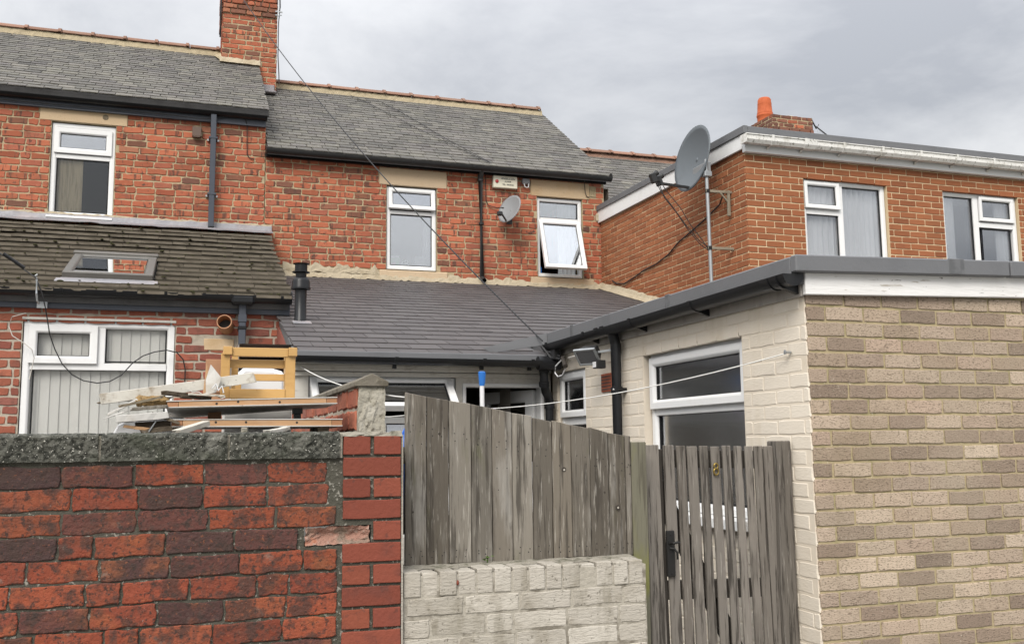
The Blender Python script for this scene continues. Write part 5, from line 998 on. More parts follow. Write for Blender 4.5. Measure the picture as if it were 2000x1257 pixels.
# ================================================================== GATE
YG = 4.075
gt_ = thing('slatted_gate', 'weathered slatted timber gate with black latch and brass number', 'gate', (2.37, YG, 0))
zl = [(1143, 1207), (1222, 1270), (1280, 1320), (1330, 1375), (1387, 1425), (1440, 1480), (1493, 1532), (1548, 1585), (1600, 1637), (1645, 1685), (1695, 1740)]
gx = lambda q: 2.031+(780+q/2.381-1260)*0.692/251.0
for i, (a, b) in enumerate(zl):
    rg = random.Random(500+i); x0, x1 = gx(a), gx(b); z1 = 1.683-0.012*i/10+rg.uniform(-.004, .004); z0 = 0.10; lean = 0.017*(1.68-z0)
    y_ = YG+rg.uniform(-.003, .003)+(0.012 if i in (0, 10) else 0); n_ = 8; m = MB(); vs = []
    for j in range(n_+1):
        t_ = j/n_; zz = z1+(z0-z1)*t_; dx = lean*t_+rg.uniform(-.0012, .0012)
        vs += [(x0+dx, y_, zz), (x1+dx, y_, zz), (x1+dx, y_+0.014, zz), (x0+dx, y_+0.014, zz)]
    m.add(vs, [(j*4+k, j*4+(k+1) % 4, j*4+4+(k+1) % 4, j*4+4+k) for j in range(n_) for k in range(4)] + [(0, 3, 2, 1), tuple(n_*4+k for k in range(4))])
    m.build('slat', M_GATE, gt_, bevel=0.003)
for a, b in (((2.04, 1.625), (2.74, 1.605)), ((2.05, 1.02), (2.75, 1.0)), ((2.06, 0.30), (2.76, 0.28))):
    m = MB(); m.bar((a[0], YG+0.045, a[1]), (b[0], YG+0.045, b[1]), 0.035, 0.085); m.build('rail', M_RAIL, gt_, bevel=0.003)
for sx_ in (2.035, 2.665):
    m = MB(); m.bar((sx_+0.045, YG+0.038, 1.66), (sx_+0.07, YG+0.038, 0.12), 0.09, 0.03, up=(0, 1, 0)); m.build('stile', M_RAIL, gt_, bevel=0.003)
m = MB(); m.bar((2.12, YG+0.08, 1.50), (2.70, YG+0.08, 0.34), 0.03, 0.085, up=(1, 0, 0)); m.build('brace', M_RAIL, gt_, bevel=0.003)
m = MB(); m.box(2.118, 2.158, YG-0.016, YG+0.002, 1.085, 1.292); la = m.build('latch', M_IRON, gt_, bevel=0.003)
m = MB(); m.tube([(2.128, YG-0.02, 1.235), (2.135, YG-0.045, 1.238), (2.155, YG-0.05, 1.242), (2.165, YG-0.048, 1.238)], 0.006, 8); m.tube([(2.13, YG-0.018, 1.215), (2.145, YG-0.035, 1.212), (2.156, YG-0.04, 1.195), (2.158, YG-0.038, 1.165)], 0.005, 8); m.build('latch_handle', M_IRON, la, smooth=True)
for zz in (1.275, 1.10):
    m = MB(); m.lathe([(0.005, 0), (0.004, 0.002), (0, 0.003)], Matrix.Translation((2.138, YG-0.016, zz)) @ Matrix.Rotation(rad(90), 4, 'X'), 8); m.build('screw', M_IRON, la)
m = MB()                                         # number 8
for cz, rx, rz in ((1.582, 0.0105, 0.0125), (1.556, 0.0125, 0.0155)):
    N1, N2 = 20, 8; vs = []; c0 = Vector((2.392, YG-0.008, cz))
    for i in range(N1):
        t_ = 2*math.pi*i/N1
        for j in range(N2):
            s_ = 2*math.pi*j/N2; rr_ = 0.0042*math.cos(s_)
            vs.append((c0.x+(rx+rr_)*math.cos(t_), c0.y+0.0042*math.sin(s_), c0.z+(rz+rr_)*math.sin(t_)))
    m.add(vs, [(i*N2+j, ((i+1) % N1)*N2+j, ((i+1) % N1)*N2+(j+1) % N2, i*N2+(j+1) % N2) for i in range(N1) for j in range(N2)])
m.build('number_eight', M_BRASS, gt_, smooth=True)
m = MB(); n_ = 10; rg = random.Random(77); vs = []
for j in range(n_+1):
    zz = 1.697*(1-j/n_); dx = 0.004*math.sin(j*1.3)+rg.uniform(-.001, .001); vs += [(2.722+dx, 4.055, zz), (2.805+dx*0.2, 4.055, zz), (2.805+dx*0.2, 4.14, zz), (2.722+dx, 4.14, zz)]
m.add(vs, [(j*4+k, j*4+(k+1) % 4, j*4+4+(k+1) % 4, j*4+4+k) for j in range(n_) for k in range(4)] + [(0, 3, 2, 1), tuple(n_*4+k for k in range(4))])
tag(m.build('gate_post', M_GATE, None, bevel=0.005), 'thick weathered timber gate post against the cream painted wall', 'post')
# ================================================================== DIVIDING WALL between the yards
bw = thing('dividing_wall', 'half brick wall between the yards with ridged stone coping and rendered end', 'wall', (0.79, 5.8, 0))
FD = facing_left(0.735)
b = MB(); b.box(0.742, 0.852, 4.352, 7.20, 0.0, 1.966); core = b.build('wall_core', M_XMORT, bw)
rc = courses(-7.20, -4.36, 1.2, 1.966, 0.104, 0.18, 0.012, (), seed=601, jit=0.02)
lay(core, 'brick', FD, rc, M_XBRICK, [(0.17, 0.092, variants(0.17, 0.092, 0.05, 0.006, 0.006, 5, 3, 8, 602, 0.0))], rtint(), 300, seed=603, wj=0.004)
rg = random.Random(4); m = MB(); nx_, nz_ = 8, 16; vs = []           # flaking render on the end
for j in range(nz_+1):
    for i in range(nx_+1): vs.append((0.738+0.122*i/nx_+rg.uniform(-.003, .003), 4.345+rg.uniform(-.004, .004), 1.35+0.615*j/nz_))
m.add(vs, [(j*(nx_+1)+i, j*(nx_+1)+i+1, (j+1)*(nx_+1)+i+1, (j+1)*(nx_+1)+i) for i in range(nx_) for j in range(nz_)])
o = m.build('end_render', material('flaking_render', [(0.40, 0.37, 0.30)], 0.95, ((38, (0.14, 0.12, 0.085), 0.55, 0.66, 0.8), (9, (0.52, 0.49, 0.42), 0.5, 0.7, 0.6), (22, (0.12, 0.10, 0.075), 0.66, 0.72, 0.9)), ((40, 0.010),), tone=0.0, offset=False), bw); md = o.modifiers.new('thick', 'SOLIDIFY'); md.thickness = 0.012; md.offset = 1
M_COPE = material('lichened_stone_coping', [(0.185, 0.165, 0.130)], 0.95, ((14, (0.10, 0.085, 0.06), 0.48, 0.66, 0.7), (30, (0.30, 0.27, 0.21), 0.6, 0.74, 0.5)), ((40, 0.006),), tone=0.0, offset=False)
for k, (a, b_) in enumerate(((4.33, 5.05), (5.055, 5.8), (5.805, 6.5), (6.505, 7.18))):
    m = MB(); m.prism([(0.722, 1.962), (0.872, 1.962), (0.874, 1.984), (0.797, 2.022), (0.720, 1.984)], Matrix.Translation((0, a, 0)), b_-a); m.build('coping_stone', M_COPE, bw, bevel=0.003)

# ================================================================== RUBBISH PILE behind the lane wall
def junk(name, label, cat, mb, mat, bevel=0.0015, color=None): return tag(mb.build(name, mat, None, bevel=bevel, color=color), label, cat, 'rubbish piled behind the lane wall')
# old cupboard that carries the heap
cb_ = thing('old_cupboard', 'white panelled cupboard under the heap of planks', 'cupboard', (0.2, 4.55, 0), 'rubbish piled behind the lane wall')
m = MB(); m.box(-0.16, 0.62, 4.40, 4.95, 0.03, 1.70); m.build('carcass', M_WBOARD, cb_, bevel=0.004)
m = MB(); m.box(-0.17, 0.63, 4.39, 4.96, 1.70, 1.725); m.build('top', M_WBOARD, cb_, bevel=0.003)
def panel(name, label, x0, x1, yF, yB, zL, zR, zBL, zBR, th):
    t_ = thing(name, label, 'panel', ((x0+x1)/2, yF, zL), 'rubbish piled behind the lane wall')
    P = lambda x, y, z: Vector((x, y, z))
    def sheet(nm, o0, o1, mat):
        m = MB(); m.add([P(x0, yF, zL+o0), P(x1, yF, zR+o0), P(x1+0.005, yB, zBR+o0), P(x0+0.01, yB, zBL+o0), P(x0, yF, zL+o1), P(x1, yF, zR+o1), P(x1+0.005, yB, zBR+o1), P(x0+0.01, yB, zBL+o1)], [(0, 3, 2, 1), (4, 5, 6, 7), (0, 1, 5, 4), (1, 2, 6, 5), (2, 3, 7, 6), (3, 0, 4, 7)]); return m.build(nm, mat, t_)
    sheet('lower_face', 0.0, 0.004, M_WBOARD); sheet('upper_face', th-0.004, th, M_WBOARD)
    m = MB(); m.bar((x0+0.05, yF+0.016, zL+th/2), (x1-0.05, yF+0.016, zR+th/2-(zR-zL)*0.0), 0.026, th-0.0085); m.build('edge_batten', M_PINE, t_)
    for xa, xb, za in ((x0+0.004, x0+0.048, zL), (x1-0.048, x1-0.002, zR)):
        m = MB(); m.bar(((xa+xb)/2, yF+0.004, za+th/2), ((xa+xb)/2, yB-0.02, (zBL if za == zL else zBR)+th/2), xb-xa, th-0.009); m.build('end_batten', M_CLAY, t_)
    m = MB(); m.bar((x0+0.05, yB-0.02, zBL+th/2), (x1-0.05, yB-0.02, zBR+th/2), 0.026, th-0.009); m.build('back_batten', M_PINE, t_)
    rg = random.Random(int(x1*1000))
    for i in range(3):
        px = x0+0.12+(x1-x0-0.2)*(i+rg.random()*0.6)/3; m = MB(); m.lathe([(0.0055, 0), (0.005, 0.0008), (0, 0.001)], Matrix.Translation((px, yF+0.0028, zL+(zR-zL)*(px-x0)/(x1-x0)+th/2+rg.uniform(-.004, .004))) @ Matrix.Rotation(rad(90), 4, 'X'), 8); m.build('knot', MATS['dark_knot'], t_)
    return t_
panel('hollow_panel', 'upper hollow panel with pine edges and white underside in the heap', -0.078, 0.655, 4.42, 4.86, 1.868, 1.888, 1.832, 1.885, 0.031)
panel('hollow_panel', 'lower hollow panel with pine edges lying just above the wall coping', -0.058, 0.680, 4.42, 4.84, 1.786, 1.786, 1.782, 1.782, 0.034)
m = MB(); m.box(0.478, 0.508, 4.55, 4.60, 1.822, 1.846); m.box(0.472, 0.514, 4.54, 4.61, 1.846, 1.872); junk('black_knob', 'black plastic knob wedged between the two hollow panels', 'knob', m, M_BLK)
m = MB(); m.box(-0.05, 0.0, 4.5, 4.8, 1.725, 1.786); m.box(0.58, 0.63, 4.5, 4.8, 1.725, 1.786); junk('packing_block', 'timber packing under the lower hollow panel', 'timber', m, M_OLDTIM)
# long white board and others
m = MB(); m.rough((-0.345, 4.50, 1.908), (0.30, 4.56, 2.013), 0.016, 0.046, 901); junk('white_board', 'long white painted board sticking out left of the heap', 'board', m, M_CHIP)
m = MB(); m.rough((-0.36, 4.53, 1.893), (-0.06, 4.56, 1.918), 0.05, 0.006, 902); junk('thin_strip', 'thin dark strip under the long white board', 'strip', m, M_OLDTIM)
rg = random.Random(31)
m = MB(); vs = []; n_ = 10
for i in range(n_+1):
    x = -0.205+0.135*i/n_
    for k in range(8): a = 2*math.pi*k/8; vs.append((x+rg.uniform(-.004, .004), 4.50+0.05*math.cos(a)+rg.uniform(-.006, .006), 1.900+0.024*math.sin(a)*(1 if i not in (0, n_) else 0.8)+rg.uniform(-.004, .004)))
m.add(vs, [(i*8+k, i*8+(k+1) % 8, i*8+8+(k+1) % 8, i*8+8+k) for i in range(n_) for k in range(8)] + [tuple(range(8)), tuple(n_*8+k for k in range(8))]); junk('upholstery_scrap', 'ragged brown upholstered scrap at the left of the heap', 'scrap', m, M_FOAM, 0)
m = MB(); m.rough((-0.31, 4.46, 1.842), (-0.195, 4.47, 1.908), 0.03, 0.010, 903); junk('white_lath', 'upper of two slanting white laths at the heap left edge', 'lath', m, M_WBOARD)
m = MB(); m.rough((-0.325, 4.44, 1.822), (-0.205, 4.45, 1.868), 0.02, 0.005, 904); junk('white_lath', 'lower and thinner of two slanting white laths at the heap left edge', 'lath', m, M_WBOARD)
m = MB(); m.rough((-0.215, 4.40, 1.861), (-0.075, 4.40, 1.873), 0.03, 0.014, 905); junk('grey_batten', 'short grey batten below the upholstered scrap', 'batten', m, M_FENCE)
m = MB(); m.rough((-0.275, 4.42, 1.820), (-0.07, 4.44, 1.838), 0.10, 0.030, 906); junk('thick_board', 'thick dirty white board at the lower left of the heap', 'board', m, M_WBOARD)
m = MB(); m.rough((-0.20, 4.46, 1.792), (-0.06, 4.47, 1.800), 0.08, 0.028, 907); junk('dark_timber', 'dark broken timber under the thick white board', 'timber', m, M_OLDTIM, color=(1.0, 0.2, 0.4))
m = MB(); m.rough((-0.18, 4.43, 1.768), (-0.05, 4.44, 1.780), 0.06, 0.020, 908); junk('dark_timber', 'lowest dark timber in the heap just above the coping', 'timber', m, M_OLDTIM, color=(0.9, 0.3, 0.1))
m = MB(); m.bar((-0.145, 4.40, 1.765), (-0.115, 4.40, 1.815), 0.006, 0.006, up=(0, 1, 0)); junk('nail_bar', 'thin metal rod leaning in the lower left of the heap', 'rod', m, M_GALV)
m = MB(); m.rough((-0.09, 4.46, 1.935), (0.04, 4.52, 1.925), 0.05, 0.016, 909); junk('dark_offcut', 'blackened timber offcut under the long white board', 'timber', m, M_OLDTIM, color=(1, 0.1, 0.7))
m = MB(); m.rough((-0.02, 4.45, 1.918), (0.10, 4.47, 1.912), 0.06, 0.012, 910); junk('dark_offcut', 'blackened timber offcut lying flat on the upper panel', 'timber', m, M_OLDTIM, color=(1, 0.0, 0.2))
m = MB(); vs = []; n_ = 12                                        # torn corrugated sheet
for i in range(n_+1):
    t_ = i/n_; x = 0.0+0.165*t_; z = 1.948-0.034*t_+0.004*math.sin(i*2.2); vs += [(x, 4.43, z), (x, 4.50, z+0.003), (x, 4.43, z-0.0035), (x, 4.50, z-0.0005)]
m.add(vs, [(i*4, i*4+4, i*4+5, i*4+1) for i in range(n_)] + [(i*4+2, i*4+3, i*4+7, i*4+6) for i in range(n_)] + [(i*4, i*4+2, i*4+6, i*4+4) for i in range(n_)] + [(i*4+1, i*4+5, i*4+7, i*4+3) for i in range(n_)] + [(0, 1, 3, 2), (n_*4, n_*4+2, n_*4+3, n_*4+1)])
junk('torn_sheet', 'torn wavy pale sheet edge draped over the upper panel', 'sheet', m, M_WBOARD, 0)
m = MB(); m.add([(0.085, 4.50, 1.93), (0.128, 4.49, 1.94), (0.150, 4.50, 2.005), (0.118, 4.50, 2.045), (0.102, 4.50, 2.065), (0.082, 4.50, 1.995), (0.085, 4.508, 1.93), (0.128, 4.498, 1.94), (0.150, 4.508, 2.005), (0.118, 4.508, 2.045), (0.102, 4.508, 2.065), (0.082, 4.508, 1.995)], [(0, 1, 2, 3, 4, 5), (11, 10, 9, 8, 7, 6)] + [(i, i+6, (i+1) % 6+6, (i+1) % 6) for i in range(6)]); junk('white_shard', 'jagged upright white plasterboard shard in the heap', 'shard', m, M_WBOARD, 0)
m = MB(); m.add([(0.072, 4.515, 1.93), (0.105, 4.515, 1.935), (0.098, 4.515, 2.01), (0.085, 4.515, 2.07), (0.072, 4.525, 1.93), (0.105, 4.525, 1.935), (0.098, 4.525, 2.01), (0.085, 4.525, 2.07)], [(0, 1, 2, 3), (7, 6, 5, 4), (0, 4, 5, 1), (1, 5, 6, 2), (2, 6, 7, 3), (3, 7, 4, 0)]); junk('timber_splinter', 'upright splinter of bare timber behind the white shard', 'splinter', m, M_PINE)
m = MB(); m.box(0.084, 0.165, 4.70, 4.705, 1.95, 2.105); m.box(0.10, 0.16, 4.706, 4.72, 1.80, 1.95); junk('cardboard_sheet', 'brown cardboard sheet standing behind the white shard', 'cardboard', m, simple('brown_card', (0.42, 0.23, 0.13), 0.9))
m = MB()
for a, b_ in (((0.108, 1.955), (0.125, 1.975)), ((0.125, 1.975), (0.135, 1.945)), ((0.135, 1.945), (0.150, 1.965)), ((0.150, 1.965), (0.158, 1.935))): m.bar((a[0], 4.45, a[1]), (b_[0], 4.45, b_[1]), 0.004, 0.03+0.004*a[0]*50, up=(0, 1, 0))
junk('bent_channel', 'bent white metal channel lying beside the pine frame', 'channel', m, M_WHITE, 0)
for q_, (a, b_, w_, h_, mt, lb) in enumerate((((-0.26, 4.41, 1.875), (-0.10, 4.43, 1.915), 0.012, 0.010, M_OLDTIM, 'short splintered stick below the long white board'), ((-0.13, 4.40, 1.842), (-0.02, 4.41, 1.800), 0.014, 0.012, M_OLDTIM, 'splintered stick slanting down at the left ends of the panels'), ((0.02, 4.41, 1.928), (0.16, 4.44, 1.922), 0.02, 0.008, M_CHIP, 'thin pale lath lying along the upper panel edge'), ((-0.24, 4.40, 1.790), (-0.10, 4.42, 1.772), 0.02, 0.012, M_PINE, 'short bare pine stick at the bottom left of the heap'))):
    m = MB(); m.rough(a, b_, w_, h_, 950+q_); junk('broken_stick', lb, 'stick', m, mt, 0)
# pine frame
fr = thing('pine_stool', 'open varnished pine frame with slats on top of the heap', 'stool', (0.32, 4.62, 1.92), 'rubbish piled behind the lane wall')
def fpart(nm, x0, x1, y0_, y1_, z0_, z1_, mat=M_PINE2):
    m = MB(); m.box(x0, x1, y0_, y1_, z0_, z1_); return m.build(nm, mat, fr, bevel=0.002)
fpart('post', 0.150, 0.190, 4.62, 4.655, 1.920, 2.128); fpart('post', 0.440, 0.486, 4.62, 4.655, 1.920, 2.132)
fpart('end_block', 0.158, 0.198, 4.602, 4.66, 2.120, 2.158); fpart('end_block', 0.452, 0.492, 4.602, 4.66, 2.118, 2.158)
fpart('rail', 0.198, 0.452, 4.615, 4.64, 2.114, 2.155); fpart('rail', 0.190, 0.440, 4.615, 4.64, 1.920, 1.963)
fpart('slat', 0.190, 0.440, 4.66, 4.685, 2.064, 2.103); fpart('slat', 0.29, 0.440, 4.66, 4.685, 2.004, 2.036)
fpart('post', 0.205, 0.235, 4.80, 4.83, 1.920, 2.13); fpart('post', 0.452, 0.482, 4.80, 4.83, 1.920, 2.13); fpart('side_rail', 0.160, 0.188, 4.655, 4.83, 2.09, 2.12); fpart('side_rail', 0.455, 0.483, 4.655, 4.83, 2.09, 2.12)
m = MB(); m.rough((0.195, 4.648, 2.005), (0.295, 4.648, 2.022), 0.012, 0.036, 911); junk('painted_offcut', 'white painted offcut with nail holes caught in the pine frame', 'offcut', m, M_CHIP)
m = MB(); m.box(0.215, 0.243, 4.645, 4.66, 1.963, 1.985); junk('pine_block', 'small pine block standing on the frame lower rail', 'block', m, M_PINE2)
m = MB(); m.add([(0.21, 4.9, 1.93), (0.47, 4.9, 1.93), (0.47, 4.9, 2.065), (0.40, 4.9, 2.085), (0.27, 4.9, 2.088), (0.24, 4.9, 2.06), (0.21, 5.15, 1.93), (0.47, 5.15, 1.93), (0.47, 5.15, 2.05), (0.40, 5.15, 2.07), (0.27, 5.15, 2.07), (0.24, 5.15, 2.05)], [(0, 1, 2, 3, 4, 5), (11, 10, 9, 8, 7, 6)] + [(i, i+6, (i+1) % 6+6, (i+1) % 6) for i in range(6)]); junk('white_sack', 'bulky white plastic sack behind the pine frame', 'sack', m, M_WHITE, 0.02)
m = MB(); m.box(0.18, 0.5, 4.9, 5.2, 0.02, 1.93); junk('white_cabinet', 'tall white cabinet supporting the sack behind the pine frame', 'cabinet', m, M_WBOARD, 0.004)
m = MB(); m.rough((-0.03, 4.10, 1.757), (0.085, 4.36, 1.800), 0.032, 0.022, 912); junk('painted_batten', 'white painted batten poking out under the lower panel, left one', 'batten', m, M_CHIP)
m = MB(); m.rough((0.32, 4.08, 1.757), (0.43, 4.40, 1.778), 0.032, 0.016, 913); junk('painted_batten', 'white painted batten poking out under the lower panel, right one', 'batten', m, M_CHIP)
m = MB(); m.box(0.215, 0.24, 4.02, 4.06, 1.752, 1.775); junk('mortar_lump', 'small mortar lump on the coping under the lower panel', 'lump', m, M_CAP, 0.004)
# pale sheet lower left
m = MB(); m.add([(-0.36, 4.62, 1.0), (0.02, 4.62, 1.0), (0.0, 4.60, 1.83), (-0.20, 4.60, 1.845), (-0.28, 4.60, 1.80), (-0.33, 4.61, 1.70), (-0.36, 4.66, 1.0), (0.02, 4.66, 1.0), (0.0, 4.64, 1.83), (-0.20, 4.64, 1.845), (-0.28, 4.64, 1.80), (-0.33, 4.65, 1.70)], [(0, 1, 2, 3, 4, 5), (11, 10, 9, 8, 7, 6)] + [(i, i+6, (i+1) % 6+6, (i+1) % 6) for i in range(6)]); junk('white_sheet', 'pale plastic sheet hanging at the lower left of the heap', 'sheet', m, M_WHITE, 0.006)

# ================================================================== DISHES
def dish(name, label, c, az, el, rx, rz, depth, mat, arm, lnbs, pole_parts):
    t_ = thing(name, label, 'satellite dish', tuple(c))
    ax = Vector((math.sin(az)*math.cos(el), math.cos(az)*math.cos(el), math.sin(el))); s = ax.cross(Vector((0, 0, 1))).normalized(); u = s.cross(ax)
    M = Matrix((s, u, ax)).transposed().to_4x4(); M.translation = c
    m = MB(); vs = []; fs = []; nr, na = 10, 40
    for i in range(nr+1):
        for k in range(na):
            a = 2*math.pi*k/na; q = i/nr; vs.append(M @ Vector((rx*q*math.cos(a), rz*q*math.sin(a), depth*(q*q-1))))
    for i in range(nr):
        for k in range(na): fs.append((i*na+k, i*na+(k+1) % na, (i+1)*na+(k+1) % na, (i+1)*na+k))
    m.add(vs, fs); o = m.build('reflector', mat, t_, smooth=True); md = o.modifiers.new('thick', 'SOLIDIFY'); md.thickness = 0.008
    m = MB(); N2 = 6; vs = []
    for k in range(na):
        a = 2*math.pi*k/na
        for j in range(N2): b2 = 2*math.pi*j/N2; vs.append(M @ Vector(((rx+0.007*math.cos(b2))*math.cos(a), (rz+0.007*math.cos(b2))*math.sin(a), 0.007*math.sin(b2))))
    m.add(vs, [(k*N2+j, ((k+1) % na)*N2+j, ((k+1) % na)*N2+(j+1) % N2, k*N2+(j+1) % N2) for k in range(na) for j in range(N2)]); m.build('rim', mat, t_, smooth=True)
    return t_, M
bd, Mb = dish('satellite_dish', 'large grey satellite dish on a pole beside the orange brick', Vector((5.38, 9.42, 4.89)), rad(267), rad(10), 0.355, 0.385, 0.075, M_DISH, None, None, None)
f0 = Mb @ Vector((0, -0.36, -0.01)); l0 = Vector((4.86, 9.33, 4.56))
m = MB(); m.bar(f0+Vector((0,0,0.01)), l0+Vector((0.03, 0, -0.02)), 0.022, 0.028); m.build('feed_arm', M_DGREY, bd)
for k, dx in enumerate((-0.035, 0.055)):
    Ml = Matrix.Translation(l0+Vector((dx, -0.02+0.05*k, 0.03-0.012*k))) @ Matrix.Rotation(rad(-20), 4, 'Y')
    m = MB(); m.box(-0.035, 0.035, -0.03, 0.03, -0.06, 0.05, Ml); o = m.build('feed_horn', M_DGREY, bd, bevel=0.008)
    m = MB(); m.lathe([(0.026, 0), (0.03, 0.02), (0.03, 0.04), (0.02, 0.046), (0, 0.046)], Ml @ Matrix.Translation((0.03, 0, 0.03)) @ Matrix.Rotation(rad(70), 4, 'Y'), 14); m.build('feed_cap', M_DGREY, o, smooth=True)
m = MB(); m.tube([(5.42, 9.15, 2.58), (5.40, 9.15, 4.80)], 0.021, 12); m.build('pole', M_GALV, bd, smooth=True)
m = MB(); m.box(5.40, 5.46, 9.15, 9.45, 4.66, 4.78); m.box(5.36, 5.45, 9.11, 9.19, 4.60, 4.66); m.build('mount_bracket', M_GALV, bd, bevel=0.006)
M_OAK = material('dull_galvanised', [(0.30, 0.265, 0.20)], 0.7, ((20, (0.2, 0.16, 0.11), 0.5, 0.7, 0.6),), (), 0.2, tone=0.0, offset=False)
for zc_, tall in ((4.44, True), (3.80, False)):
    m = MB(); m.bar((5.38, 9.15, zc_), (5.695, 9.13, zc_), 0.03, 0.03)
    if tall: m.bar((5.655, 9.13, zc_-0.27), (5.655, 9.13, zc_+0.02), 0.03, 0.03); m.bar((5.655, 9.13, zc_-0.12), (5.54, 9.13, zc_), 0.018, 0.018)
    m.build('wall_bracket', M_OAK, bd, bevel=0.003)
    m = MB(); m.tube([(5.405, 9.15, zc_-0.02), (5.405, 9.15, zc_+0.02)], 0.027, 10); m.build('pole_clamp', M_BLK, bd)
cab = [((4.83, 9.29, 4.70), (4.90, 9.28, 4.50), (5.02, 9.25, 4.28), (5.16, 9.21, 4.05), (5.30, 9.18, 3.88), (5.385, 9.16, 3.82)), ((4.90, 9.32, 4.69), (4.99, 9.29, 4.50), (5.12, 9.25, 4.27), (5.22, 9.22, 4.06), (5.33, 9.18, 3.90), (5.385, 9.16, 3.80)), ((4.87, 9.30, 4.69), (4.95, 9.30, 4.42), (5.06, 9.26, 4.22), (5.19, 9.22, 4.0), (5.31, 9.18, 3.84), (5.39, 9.16, 3.78))]
for c_ in cab:
    m = MB(); m.tube([(p_[0], p_[1], p_[2]-0.12*max(0, (p_[2]-4.2)/0.5)) for p_ in c_], 0.0045, 6); m.build('coaxial_cable', M_CABLE, bd, smooth=True)
m = MB(); m.tube([(5.62, 9.16, 4.45), (5.675, 9.35, 4.36), (5.675, 9.7, 4.26), (5.675, 10.1, 4.17), (5.675, 10.35, 4.12), (5.675, 10.6, 4.02), (5.675, 10.95, 3.96), (5.675, 11.3, 3.94), (5.675, 11.55, 3.90), (5.675, 11.9, 3.86), (5.675, 12.15, 3.90), (5.675, 12.3, 3.97)], 0.009, 6)
tag(m.build('wall_cable', M_CABLE, None, smooth=True), 'dark cable sagging across the orange brick side wall behind the dish', 'cable')
sdh, Ms = dish('satellite_dish', 'small pale grey satellite dish on the middle house under the alarm box', Vector((4.20, 12.44, 4.94)), rad(238), rad(22), 0.185, 0.215, 0.04, M_DISHL, None, None, None)
f0 = Ms @ Vector((0, -0.20, -0.01))
m = MB(); m.bar(f0, (4.03, 12.27, 4.82), 0.018, 0.02); m.build('feed_arm', M_DGREY, sdh)
m = MB(); m.box(3.965, 4.04, 12.24, 12.30, 4.79, 4.85); m.build('feed_horn', M_DGREY, sdh, bevel=0.012)
m = MB(); m.tube([(4.24, 12.50, 4.90), (4.27, 12.60, 4.86), (4.28, 12.69, 4.86)], 0.018, 8); m.box(4.24, 4.32, 12.675, 12.697, 4.78, 4.93); m.build('wall_bracket', M_DGREY, sdh)
m = MB(); m.tube([(3.93, 12.66, 5.50), (3.93, 12.68, 5.32), (3.935, 12.685, 5.10), (3.97, 12.685, 5.03), (4.08, 12.66, 5.00), (4.15, 12.55, 4.98)], 0.006, 6); tag(m.build('dish_cable', M_CABLE, None, smooth=True), 'dark cable from the gutter down to the small dish', 'cable')
# ================================================================== ALARM BOX, JUNCTION BOX
al = thing('alarm_box', 'cream burglar alarm box with red lamp and lettering under the gutter', 'alarm', (4.21, YF, 5.28))
m = MB(); m.box(4.03, 4.39, -0.07, 0.0, 5.285, 5.462, FF); m.build('case', M_CREAMBOX, al, bevel=0.008)
m = MB(); m.lathe([(0.026, 0), (0.024, 0.008), (0.012, 0.016), (0, 0.018)], FF @ Matrix.Translation((4.083, -0.07, 5.377)) @ Matrix.Rotation(rad(90), 4, 'X'), 16); m.build('lamp', M_REDP, al, smooth=True)
def lettering(txt, x, z, size, shear=0.0):
    cu = bpy.data.curves.new('lettering', 'FONT'); cu.body = txt; cu.size = size; cu.extrude = 0.0008; cu.shear = shear; cu.align_x = 'CENTER'; cu.materials.append(M_INK); cu.offset = size*0.012
    tmp = bpy.data.objects.new('lettering_tmp', cu); COL.objects.link(tmp); dg = bpy.context.evaluated_depsgraph_get(); me = bpy.data.meshes.new_from_object(tmp.evaluated_get(dg)); bpy.data.objects.remove(tmp)
    o = bpy.data.objects.new('lettering', me); COL.objects.link(o); o.parent = al; o.matrix_basis = Matrix.Translation(-wt(al)) @ (FF @ Matrix.Translation((x, -0.0715, z)) @ Matrix.Rotation(rad(90), 4, 'X')); return o
lettering('ANSELCON', 4.247, 5.408, 0.040, 0.25); lettering('ALARM', 4.245, 5.370, 0.030); lettering('TEL. 4964522', 4.247, 5.325, 0.030)
jb = thing('junction_box', 'small grey junction box beside the right lintel of the middle house', 'junction box', (4.53, YF, 5.40))
m = MB(); m.box(4.475, 4.59, -0.05, 0.0, 5.38, 5.46, FF); m.build('case', M_DISHL, jb, bevel=0.012)
m = MB(); m.tube([(4.50, 12.66, 5.385), (4.51, 12.66, 5.34), (4.54, 12.66, 5.325), (4.565, 12.66, 5.335), (4.57, 12.66, 5.385)], 0.008, 6); m.build('cable_tail', M_WHITE, jb, smooth=True)
m = MB(); m.tube([(5.42, 12.62, 5.50), (5.44, 12.66, 5.42), (5.455, 12.68, 5.33), (5.48, 12.685, 5.265), (5.52, 12.685, 5.26)], 0.006, 6); tag(m.build('lintel_cable', M_CABLE, None, smooth=True), 'short dark cable hanging at the right lintel of the middle house', 'cable')
# wires lying over the middle roof
def roofwire(pts, nm, lab):
    m = MB(); m.tube([FM @ Vector((x, -0.025, v)) for x, v in pts], 0.0045, 6); tag(m.build(nm, M_CABLE, None, smooth=True), lab, 'cable')
roofwire([(2.38, 3.10), (2.62, 2.7), (2.85, 2.2), (3.1, 1.65), (3.4, 1.05), (3.7, 0.5), (3.95, 0.05)], 'roof_wire', 'left of two thin wires lying down the middle slate roof')
roofwire([(2.85, 2.85), (3.1, 2.3), (3.3, 1.75), (3.5, 1.15), (3.75, 0.55), (3.97, 0.04)], 'roof_wire', 'right of two thin wires lying down the middle slate roof')
